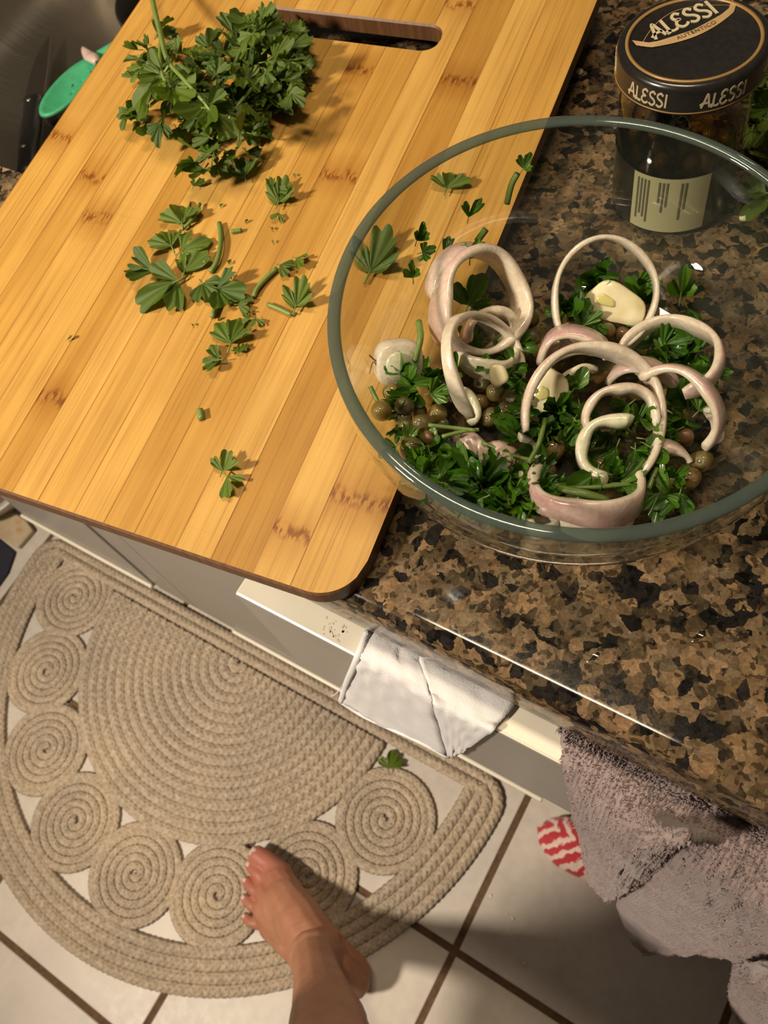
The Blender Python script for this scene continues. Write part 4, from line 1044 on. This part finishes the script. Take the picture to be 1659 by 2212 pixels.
def pan():
    c = Vector((-.562, .505, .7005)); t = thing('saucepan', 'dark saucepan standing in the sink, its rim showing beside the board', 'saucepan', c)
    v, f = lathe([(0, .0), (.066, 0), (.071, .006), (.073, .19), (.0755, .212), (.074, .214), (.070, .19), (.067, .008), (0, .004)], 48); mesh('body', [(c.x+a, c.y+b, c.z+z) for a, b, z in v], f, 'drain_dark', t)
    hv, hf = tube([(c.x+.02, c.y+.068, c.z+.18), (c.x+.03, c.y+.13, c.z+.185), (c.x+.04, c.y+.18, c.z+.19)], [.007, .009, .010], 10); mesh('handle', hv, hf, 'black_handle', t)
pan()

# ------------------------------------------------------------------ half-round jute rug of real braids
RC = np.array([-.636, .120]); RR = .492; YE = .153
def braid(P, width, height, lam=.030, closed=False, z0=.0, step=.0042, ns=5):
    P = np.array(P, float)
    if closed: P = np.vstack([P, P[:1]])
    seg = np.linalg.norm(np.diff(P, axis=0), axis=1); S = np.concatenate([[0], np.cumsum(seg)]); n = max(6, int(S[-1]/step))
    q = np.linspace(0, S[-1], n+1); X = np.stack([np.interp(q, S, P[:, k]) for k in (0, 1)], 1)
    T = np.gradient(X, axis=0)
    if closed: T[0] = T[-1] = (X[1]-X[-2])
    T /= np.linalg.norm(T, axis=1)[:, None]+1e-12; Nn = np.stack([-T[:, 1], T[:, 0]], 1)
    if closed: lam = S[-1]/max(1, round(S[-1]/lam))
    V, F = [], []; r = width*.245
    for k in range(3):
        ph = 2*np.pi*(q/lam+k/3); la = (width/2-r)*np.sin(ph); zz = z0+r*.75+height*.35*(1+np.cos(2*ph))*.5
        C = np.concatenate([X+Nn*la[:, None], zz[:, None]], 1); TT = np.gradient(C, axis=0); TT /= np.linalg.norm(TT, axis=1)[:, None]+1e-12
        U = np.array([0, 0, 1.0]); Sd = np.cross(TT, U); Sd /= np.linalg.norm(Sd, axis=1)[:, None]+1e-12; Up = np.cross(Sd, TT)
        s = len(V)
        for a in range(ns):
            an = 2*np.pi*a/ns; V.append(C+Sd*(r*np.cos(an))+Up*(r*.8*np.sin(an)))
    V = np.concatenate([np.stack(V[k*ns:(k+1)*ns], 1).reshape(-1, 3) for k in range(3)])
    m = n+1
    for k in range(3):
        b = k*m*ns
        for i in range(n):
            for a in range(ns): F.append((b+i*ns+a, b+i*ns+(a+1) % ns, b+(i+1)*ns+(a+1) % ns, b+(i+1)*ns+a))
    return V, F
def arcp(c, r, a0, a1, n=80): return [(c[0]+r*math.cos(math.radians(a0+(a1-a0)*i/n)), c[1]+r*math.sin(math.radians(a0+(a1-a0)*i/n))) for i in range(n+1)]
def dloop(off):
    """closed D outline, inset by off"""
    r = RR-off; ye = YE-off; cr = max(.012, .045-off); P = []
    # arc from right to left through the bottom; corners rounded
    a1 = math.degrees(math.asin((ye-RC[1]-cr)/(r-cr))); xc = RC[0]+(r-cr)*math.cos(math.radians(a1)); yc = ye-cr
    P += arcp((xc, yc), cr, 90, a1, 10)
    P += arcp(RC, r, a1, -180-a1, 120)[1:]
    xl = 2*RC[0]-xc; P += arcp((xl, yc), cr, 180-a1, 90, 10)[1:]
    P += [(xl+(xc-xl)*k/60, ye) for k in range(1, 60)]
    return P
def rug():
    t = thing('jute_rug', 'half-round braided jute rug with coiled medallions on the tile floor', 'rug', (RC[0], RC[1], 0))
    pw = .0162
    for k in range(2):
        v, f = braid(dloop(pw*(k+.5)), pw*1.24, .0075, closed=True); mesh('border_braid', v, f, 'jute', t)
    for k in range(2, 4):
        r = RR-pw*(k+.5); v, f = braid(arcp(RC, r, 2, -182, 140), pw*1.24, .0075); mesh('border_braid', v, f, 'jute', t)
    # centre half-coil
    c0 = (RC[0], YE-2*pw-.004); pc = .0168; n = int((.289+.004)/pc)
    for k in range(n):
        r = .289-pc*(k+.5)
        v, f = braid(arcp(c0, r, 0, -180, 90), pc*1.26, .008, lam=.033); mesh('centre_braid', v, f, 'jute', t)
    # medallions
    mr, mp = .0650, .0122
    P = []; turns = (.0705-.003)/mp+1.0
    for i in range(int(turns*44)+1):
        a = 2*math.pi*i/44; r = min(.003+mp*a/(2*math.pi), .0705); P.append((r*math.cos(a), r*math.sin(a)))
    v, f = braid(P, mp*1.24, .005, lam=.024, step=.0034, ns=4)
    mm = mesh('medallion', v, f, 'jute', None, link=False)
    for i in range(8):
        a = math.radians(187.5+22.35*i); rr_ = .3585
        obj('medallion', mm, t, loc=(rr_*math.cos(a), rr_*math.sin(a), 0), rot=(0, 0, a+i*1.3))
    return t
rug()
o = obj('parsley_leaf', LEAF[5], None, loc=(0, 0, 0)); put(o, at(840, 1660, .016), Vector((.1, .1, 1)), at(845, 1630, .016)-at(840, 1660, .016), .030); tag(o, 'fallen parsley leaf on the jute rug', 'parsley')

# ------------------------------------------------------------------ bare foot and leg
HEEL = at(797, 2140, .02); TOE = at(522, 1872, .016)
def person():
    ax = Vector((TOE.x-HEEL.x, TOE.y-HEEL.y, 0)); FL = ax.length; ax.normalize(); sd = Vector((-ax.y, ax.x, 0))
    if sd.y < 0: sd = -sd                                            # big-toe side
    k = FL/.248; O = Vector((HEEL.x, HEEL.y, .011))
    t = thing('person', 'bare left foot and lower leg of a person stepping on the jute rug', 'person', O)
    t.rotation_euler = (0, 0, math.atan2(ax.y, ax.x))
    big = 1 if (Matrix.Rotation(-math.atan2(ax.y, ax.x), 3, 'Z') @ sd).y > 0 else -1
    def L(p): return Vector((p[0]*k, p[1]*k*big, p[2]*k))
    inv = Matrix.Rotation(-math.atan2(ax.y, ax.x), 3, 'Z')
    def W(p): return inv @ (Vector(p)-O)
    caps = [((.030, .000, .031), .031, (.070, -.002, .042), .034), ((.020, .0, .040), .024, (.040, 0, .075), .026), ((.062, 0, .080), .034, (.066, 0, .11), .033),
            ((.080, .002, .070), .036, (.120, .008, .052), .035), ((.120, .008, .050), .035, (.160, .014, .034), .028), ((.160, .018, .030), .026, (.188, .024, .021), .022),
            ((.135, -.012, .032), .026, (.176, -.018, .019), .018), ((.150, 0, .034), .028, (.188, .002, .021), .019), ((.045, -.016, .022), .021, (.150, -.027, .018), .0185), ((.10, -.02, .03), .024, (.155, -.028, .018), .018),
            ((.188, .030, .019), .019, (.214, .031, .017), .0150), ((.214, .031, .017), .015, (.236, .028, .0155), .0140),
            ((.190, .009, .020), .0120, (.217, .0105, .0205), .0088), ((.217, .0105, .0205), .0088, (.237, .0105, .011), .0084),
            ((.184, -.006, .019), .0108, (.209, -.0085, .0195), .0082), ((.209, -.0085, .0195), .0082, (.227, -.0085, .010), .0078),
            ((.176, -.020, .017), .0100, (.197, -.0260, .018), .0077), ((.197, -.0260, .018), .0077, (.213, -.0265, .0095), .0074),
            ((.165, -.032, .015), .0098, (.183, -.0425, .0155), .0073), ((.183, -.0425, .0155), .0073, (.196, -.0435, .009), .0070),
            ((.066, .026, .080), .013, (.067, .027, .082), .013), ((.058, -.026, .074), .013, (.059, -.026, .076), .013)]
    S = []
    for a, ra, b, rb in caps: S.append((L(a), ra*k, L(b), rb*k))
    # shank leaning back, out of the bottom of the frame to the knee and thigh
    ank = L((.066, 0, .11)); mid = W(at(705, 2205, .30)); up = mid+(mid-ank)*.9+Vector((0, 0, .02)); knee = Vector((up.x, up.y, .475))
    th = W((-.20, -.38, .76))
    S += [(ank, .030, ank.lerp(mid, .35), .030), (ank.lerp(mid, .35), .030, mid, .039), (ank.lerp(mid, .3)+Vector((-.003, 0, 0)), .026, mid+Vector((-.008, 0, 0)), .039), (mid, .041, knee, .053), (knee, .056, th, .080)]
    bm = bmesh.new()
    for a, ra, b, rb in S:
        n = max(2, int((b-a).length/(.3*min(ra, rb)))+1)
        for i in range(n+1):
            q = i/n; m = Matrix.Translation(a.lerp(b, q)) @ Matrix.Scale(ra+(rb-ra)*q, 4)
            bmesh.ops.create_icosphere(bm, subdivisions=2, radius=1.0, matrix=m)
    me = bpy.data.meshes.new('tmp'); bm.to_mesh(me); bm.free(); tmp = bpy.data.objects.new('tmp', me); COL.objects.link(tmp)
    rm = tmp.modifiers.new('r', 'REMESH'); rm.mode = 'VOXEL'; rm.voxel_size = .0021; sm = tmp.modifiers.new('s', 'SMOOTH'); sm.factor = .5; sm.iterations = 4
    body = bpy.data.meshes.new_from_object(tmp.evaluated_get(bpy.context.evaluated_depsgraph_get())); bpy.data.objects.remove(tmp)
    body.materials.clear(); body.materials.append(MATS['skin']); body.polygons.foreach_set('use_smooth', [True]*len(body.polygons))
    o = obj('body', body, t, loc=(0, 0, 0))
    for p, s, tl in (((.240, .0285, .0265), .0088, .25), ((.2390, .0105, .0178), .0046, .5), ((.2290, -.0085, .0163), .0042, .5), ((.2150, -.0265, .0153), .0039, .5), ((.198, -.0435, .0142), .0033, .5)):
        v, f = [], []
        for i in range(6):
            for j in range(5):
                u, w_ = -1+2*i/5, -1+j/2; v.append((L(p).x+u*s*.75*k, L(p).y+w_*s*.72*k, L(p).z+.0006-.20*s*w_*w_-tl*u*s*.75*k-.15*s*u*u))
        n = mesh('toenail', v, grid_faces(6, 5), 'toenail', t); n.matrix_parent_inverse = Matrix.Identity(4); solid(n, .0009)
    # unseen skirt shape added round the thigh to shade the floor at right
    rings_ = [((-.165, -.320, .47), .140, .095), ((-.175, -.330, .54), .150, .105), ((-.20, -.36, .66), .165, .120), ((-.225, -.39, .78), .170, .130), ((-.232, -.40, .84), .145, .112), ((-.235, -.405, .87), .10, .08), ((-.236, -.406, .88), .05, .04), ((-.236, -.406, .882), .002, .002)]
    v, f = [], []; ns = 48
    for c_, ra, rb in rings_:
        for i in range(ns):
            an = 2*math.pi*i/ns; q = 1+.05*math.sin(7*an)+.03*math.sin(11*an+1); v.append((c_[0]+ra*q*math.cos(an), c_[1]+rb*q*math.sin(an), c_[2]+.01*math.sin(5*an)))
    for k_ in range(len(rings_)-1):
        for i in range(ns): f.append((k_*ns+i, k_*ns+(i+1) % ns, (k_+1)*ns+(i+1) % ns, (k_+1)*ns+i))
    ro = mesh('shade_blocker', v, f, 'terry', t); solid(ro, .006, 0)
person()

# ------------------------------------------------------------------ cloths over the drawer
def sheet(name, rows, nu, nv, mat, thick, parent=None, jit=.0008, seed=1):
    G = grid_surface(rows, nu, nv); r = np.random.RandomState(seed); nr, nc = G.shape[:2]
    I, J = np.meshgrid(np.arange(nr), np.arange(nc), indexing='ij')
    wv = jit*(np.sin(I*.9+J*.35)+np.sin(J*1.3-I*.4)+.8*np.sin(I*.31+J*.77+1)); G = G+np.stack([wv*.3, -np.abs(wv), wv*.2], 2)
    o = mesh(name, G.reshape(-1, 3), grid_faces(nr, nc), mat, parent); solid(o, thick, 0); return o, G
dz = .8645
t = thing('white_cloth', 'small white cotton cloth draped over the open drawer, folded to a point', 'cloth', (-.13, .07, .86))
rowsA = [[at(800, 1340, .860), at(860, 1376, .860), at(925, 1408, .860)],
         [at(795, 1362, dz), at(850, 1394, dz), at(908, 1424, dz)],
         [at(776, 1412, dz), at(842, 1444, dz), at(930, 1488, dz)],
         [aty(764, 1442, .0697), aty(838, 1482, .0697), aty(938, 1524, .0697)],
         [aty(748, 1478, .0690), aty(830, 1524, .0685), aty(952, 1572, .0690)],
         [aty(737, 1512, .0675), aty(824, 1562, .0670), aty(968, 1630, .0680)]]
sheet('hanging_panel', rowsA, 8, 6, 'white_cloth', .0022, t, .0009)
rowsB = [[at(922, 1404, .861), at(1010, 1450, .861), at(1108, 1502, .861)],
         [at(908, 1424, dz+.002), at(1010, 1476, dz+.001), at(1112, 1522, dz)],
         [at(930, 1490, dz+.002), at(1005, 1528, dz+.002), at(1080, 1560, dz)],
         [aty(940, 1526, .0680), aty(1000, 1556, .0690), aty(1062, 1580, .0700)],
         [aty(955, 1580, .0670), aty(990, 1590, .0675), aty(1030, 1602, .0690)],
         [aty(970, 1634, .0660), aty(984, 1630, .0662), aty(1000, 1622, .0670)]]
sheet('folded_corner', rowsB, 8, 6, 'white_cloth', .0022, t, .0006, 3)
v, f = tube(cat([aty(737, 1514, .0668), aty(780, 1542, .0662), aty(830, 1566, .0662), aty(900, 1597, .0665), aty(968, 1633, .067)], 6), .0022, 7); mesh('hem', v, f, 'white_cloth', t)
v, f = tube(cat([at(795, 1364, dz+.001), at(776, 1412, dz+.0005), aty(764, 1442, .0690), aty(748, 1478, .0680), aty(737, 1514, .0668)], 6), .0024, 7); mesh('hem', v, f, 'white_cloth', t)
v, f = tube(cat([aty(745, 1474, .0668), aty(735, 1488, .066), aty(724, 1500, .0655), aty(715, 1504, .0655)], 5), .0004, 5); mesh('loose_thread', v, f, 'white_cloth', t)

t = thing('terry_towel', 'thick whitish terry towel, coloured pinkish grey for shade, hanging in folds from the drawer at the right', 'towel', (.04, .07, .80))
rowsC = [[at(1212, 1556, .862), at(1330, 1606, .862), at(1480, 1680, .862), at(1700, 1800, .862)],
         [at(1214, 1572, dz+.003), at(1330, 1630, dz+.003), at(1480, 1705, dz+.003), at(1700, 1825, dz+.003)],
         [at(1222, 1640, dz+.001), at(1330, 1698, dz+.002), at(1450, 1758, dz+.002), at(1560, 1815, dz+.002)],
         [aty(1240, 1735, .0640), aty(1330, 1790, .0600), aty(1410, 1800, .0600), aty(1490, 1800, .064)],
         [aty(1262, 1830, .0620), aty(1330, 1860, .0560), aty(1390, 1850, .0570), aty(1450, 1825, .063)],
         [aty(1274, 1900, .0600), aty(1315, 1940, .0560), aty(1360, 1915, .0580), aty(1400, 1880, .062)]]
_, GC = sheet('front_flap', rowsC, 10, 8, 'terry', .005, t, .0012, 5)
rowsD = [[at(1490, 1715, dz+.004), at(1560, 1750, dz+.004), at(1640, 1790, dz+.004), at(1740, 1840, dz+.004)],
         [at(1440, 1790, dz-.004), at(1545, 1830, dz-.003), at(1640, 1870, dz-.002), at(1760, 1920, dz)],
         [aty(1390, 1860, .0650), aty(1510, 1900, .0610), aty(1630, 1935, .0630), aty(1770, 1985, .0620)],
         [aty(1335, 1945, .0640), aty(1480, 1990, .0580), aty(1620, 2010, .0600), aty(1780, 2040, .0600)],
         [aty(1365, 2020, .0500), aty(1490, 2035, .0560), aty(1620, 2050, .0580), aty(1780, 2075, .0600)],
         [aty(1392, 2060, .0420), aty(1500, 2054, .0540), aty(1620, 2072, .0570), aty(1780, 2100, .0600)]]
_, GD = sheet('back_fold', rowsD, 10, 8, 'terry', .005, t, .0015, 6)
rowsE = [[aty(1600, 2072, .048), aty(1650, 2080, .046), aty(1740, 2090, .050)],
         [aty(1588, 2105, .046), aty(1640, 2120, .036), aty(1740, 2120, .044)],
         [aty(1580, 2160, .040), aty(1640, 2180, .030), aty(1740, 2190, .038)],
         [aty(1598, 2205, .034), aty(1650, 2235, .026), aty(1740, 2250, .032)]]
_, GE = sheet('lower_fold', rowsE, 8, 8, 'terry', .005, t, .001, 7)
# looped pile of the towel
def pile(G, n, seed):
    r = np.random.RandomState(seed); nr, nc = G.shape[:2]; V, F = [], []
    for _ in range(n):
        i, j = r.randint(nr-1), r.randint(nc-1); a, b = r.rand(2); p = (G[i, j]*(1-a)*(1-b)+G[i+1, j]*a*(1-b)+G[i, j+1]*(1-a)*b+G[i+1, j+1]*a*b)
        nn = np.cross(G[i+1, j]-G[i, j], G[i, j+1]-G[i, j]); nn /= np.linalg.norm(nn)+1e-9
        if nn[1] > 0 and abs(nn[1]) > abs(nn[2]) or (nn[2] < 0 and abs(nn[2]) >= abs(nn[1])): nn = -nn
        t1 = np.cross(nn, [0.3, 0.5, 0.8]); t1 /= np.linalg.norm(t1)+1e-9; t2 = np.cross(nn, t1); h = r.uniform(.0010, .0022); s = len(V); w_ = .0008
        lean = (r.rand(3)-.5)*.0012
        for k in range(3): an = 2.094*k; V.append(p+nn*.0018+t1*w_*math.cos(an)+t2*w_*math.sin(an))
        V.append(p+nn*(.002+h)+lean)
        F += [(s, s+1, s+3), (s+1, s+2, s+3), (s+2, s, s+3)]
    return V, F
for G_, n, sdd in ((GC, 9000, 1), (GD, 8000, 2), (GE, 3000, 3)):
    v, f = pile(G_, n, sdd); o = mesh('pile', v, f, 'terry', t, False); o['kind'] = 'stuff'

# ------------------------------------------------------------------ striped slipper toe on the tile
def slipper():
    tip = at(1160, 1785, .018); back = at(1330, 1880, .02); ax = Vector((back.x-tip.x, back.y-tip.y, 0)).normalized(); sd = Vector((-ax.y, ax.x, 0)); L = .21
    v, f = [], []; nr, ns = 18, 24
    for i in range(nr+1):
        q = i/nr; x = L*q; hw = .036*min(1, (max(q, 0)*5.0)**.5)*(1-.06*q); hh = .034*min(1, (max(q, 0)*4)**.5)+.012*q
        for k in range(ns):
            an = 2*math.pi*k/ns; ca, sa = math.cos(an), math.sin(an)
            v.append((x, hw*ca, max(0, .016+hh*.5+(hh*.62)*sa) if i else .018))
    for i in range(nr):
        for k in range(ns): f.append((i*ns+k, i*ns+(k+1) % ns, (i+1)*ns+(k+1) % ns, (i+1)*ns+k))
    f.append(tuple(nr*ns+k for k in range(ns)))
    o = mesh('slipper', v, f, 'striped_fabric'); o.location = (tip.x, tip.y, 0); o.rotation_euler = (0, 0, math.atan2(ax.y, ax.x))
    tag(o, 'red and white striped slipper toe on the tile behind the terry towel', 'slipper')
slipper()

# ------------------------------------------------------------------ floor at the far left: pail, paper bag, dark floral mat
def pet_bowl():
    zr = .062; c = at(-46, 1012, zr); r0 = (at(39, 1063, zr)-c).length; c = Vector((c.x, c.y, .0005)); t = thing('floor_bowl', 'shallow white-rimmed bowl with brown contents on the floor at the far left', 'bowl', c)
    v, f = lathe([(0, .004), (r0*.70, .0), (r0*.74, .004), (r0*.93, .05), (r0*.97, .060), (r0*1.02, .062), (r0*1.03, .057), (r0*.88, .056), (r0*.86, .050), (r0*.68, .010), (0, .009)], 56); mesh('body', [(c.x+a, c.y+b, c.z+z) for a, b, z in v], f, 'pail_plastic', t)
    v, f = lathe([(0, .036), (r0*.5, .035), (r0*.80, .032)], 40); mesh('contents', [(c.x+a, c.y+b, c.z+z) for a, b, z in v], f, 'pail_inside', t)
pet_bowl()
def lying(name, px, z0, z1, mat, label, c):
    P = [at(x, y, z0) for x, y in px]; v = [(p.x, p.y, z0) for p in P]+[(p.x, p.y, z1) for p in P]; n = len(P)
    f = [tuple(range(n, 2*n)), tuple(range(n-1, -1, -1))]+[(k, (k+1) % n, n+(k+1) % n, n+k) for k in range(n)]
    o = mesh(name, v, f, mat, None, False); b = o.modifiers.new('b', 'BEVEL'); b.width = .003; b.segments = 2; return tag(o, label, c)
lying('paper_bag', [(-70, 1090), (10, 1095), (62, 1128), (78, 1150), (45, 1188), (0, 1160), (-70, 1130)], .0005, .012, 'kraft', 'flat tan paper bag on the floor beside the rug at the far left', 'paper bag')
lying('floral_mat', [(-90, 1150), (0, 1165), (36, 1194), (20, 1240), (-5, 1275), (-90, 1260)], .0005, .006, 'dark_floral', 'dark patterned mat edge on the floor at the far left of the rug', 'mat')
for k, (x, y, s) in enumerate(((1108, 1985, .0022), (1095, 1975, .0014), (1118, 1992, .0012), (1132, 2082, .0026), (1100, 2006, .0016), (1060, 1935, .0022), (1128, 2035, .0012), (1126, 2074, .0012))):
    nugget('crumb', x, y, .0, s, 'crumb', 'tiny pale crumb on the floor tile', 'crumb', k, 'crumbs on the floor tile', .4)
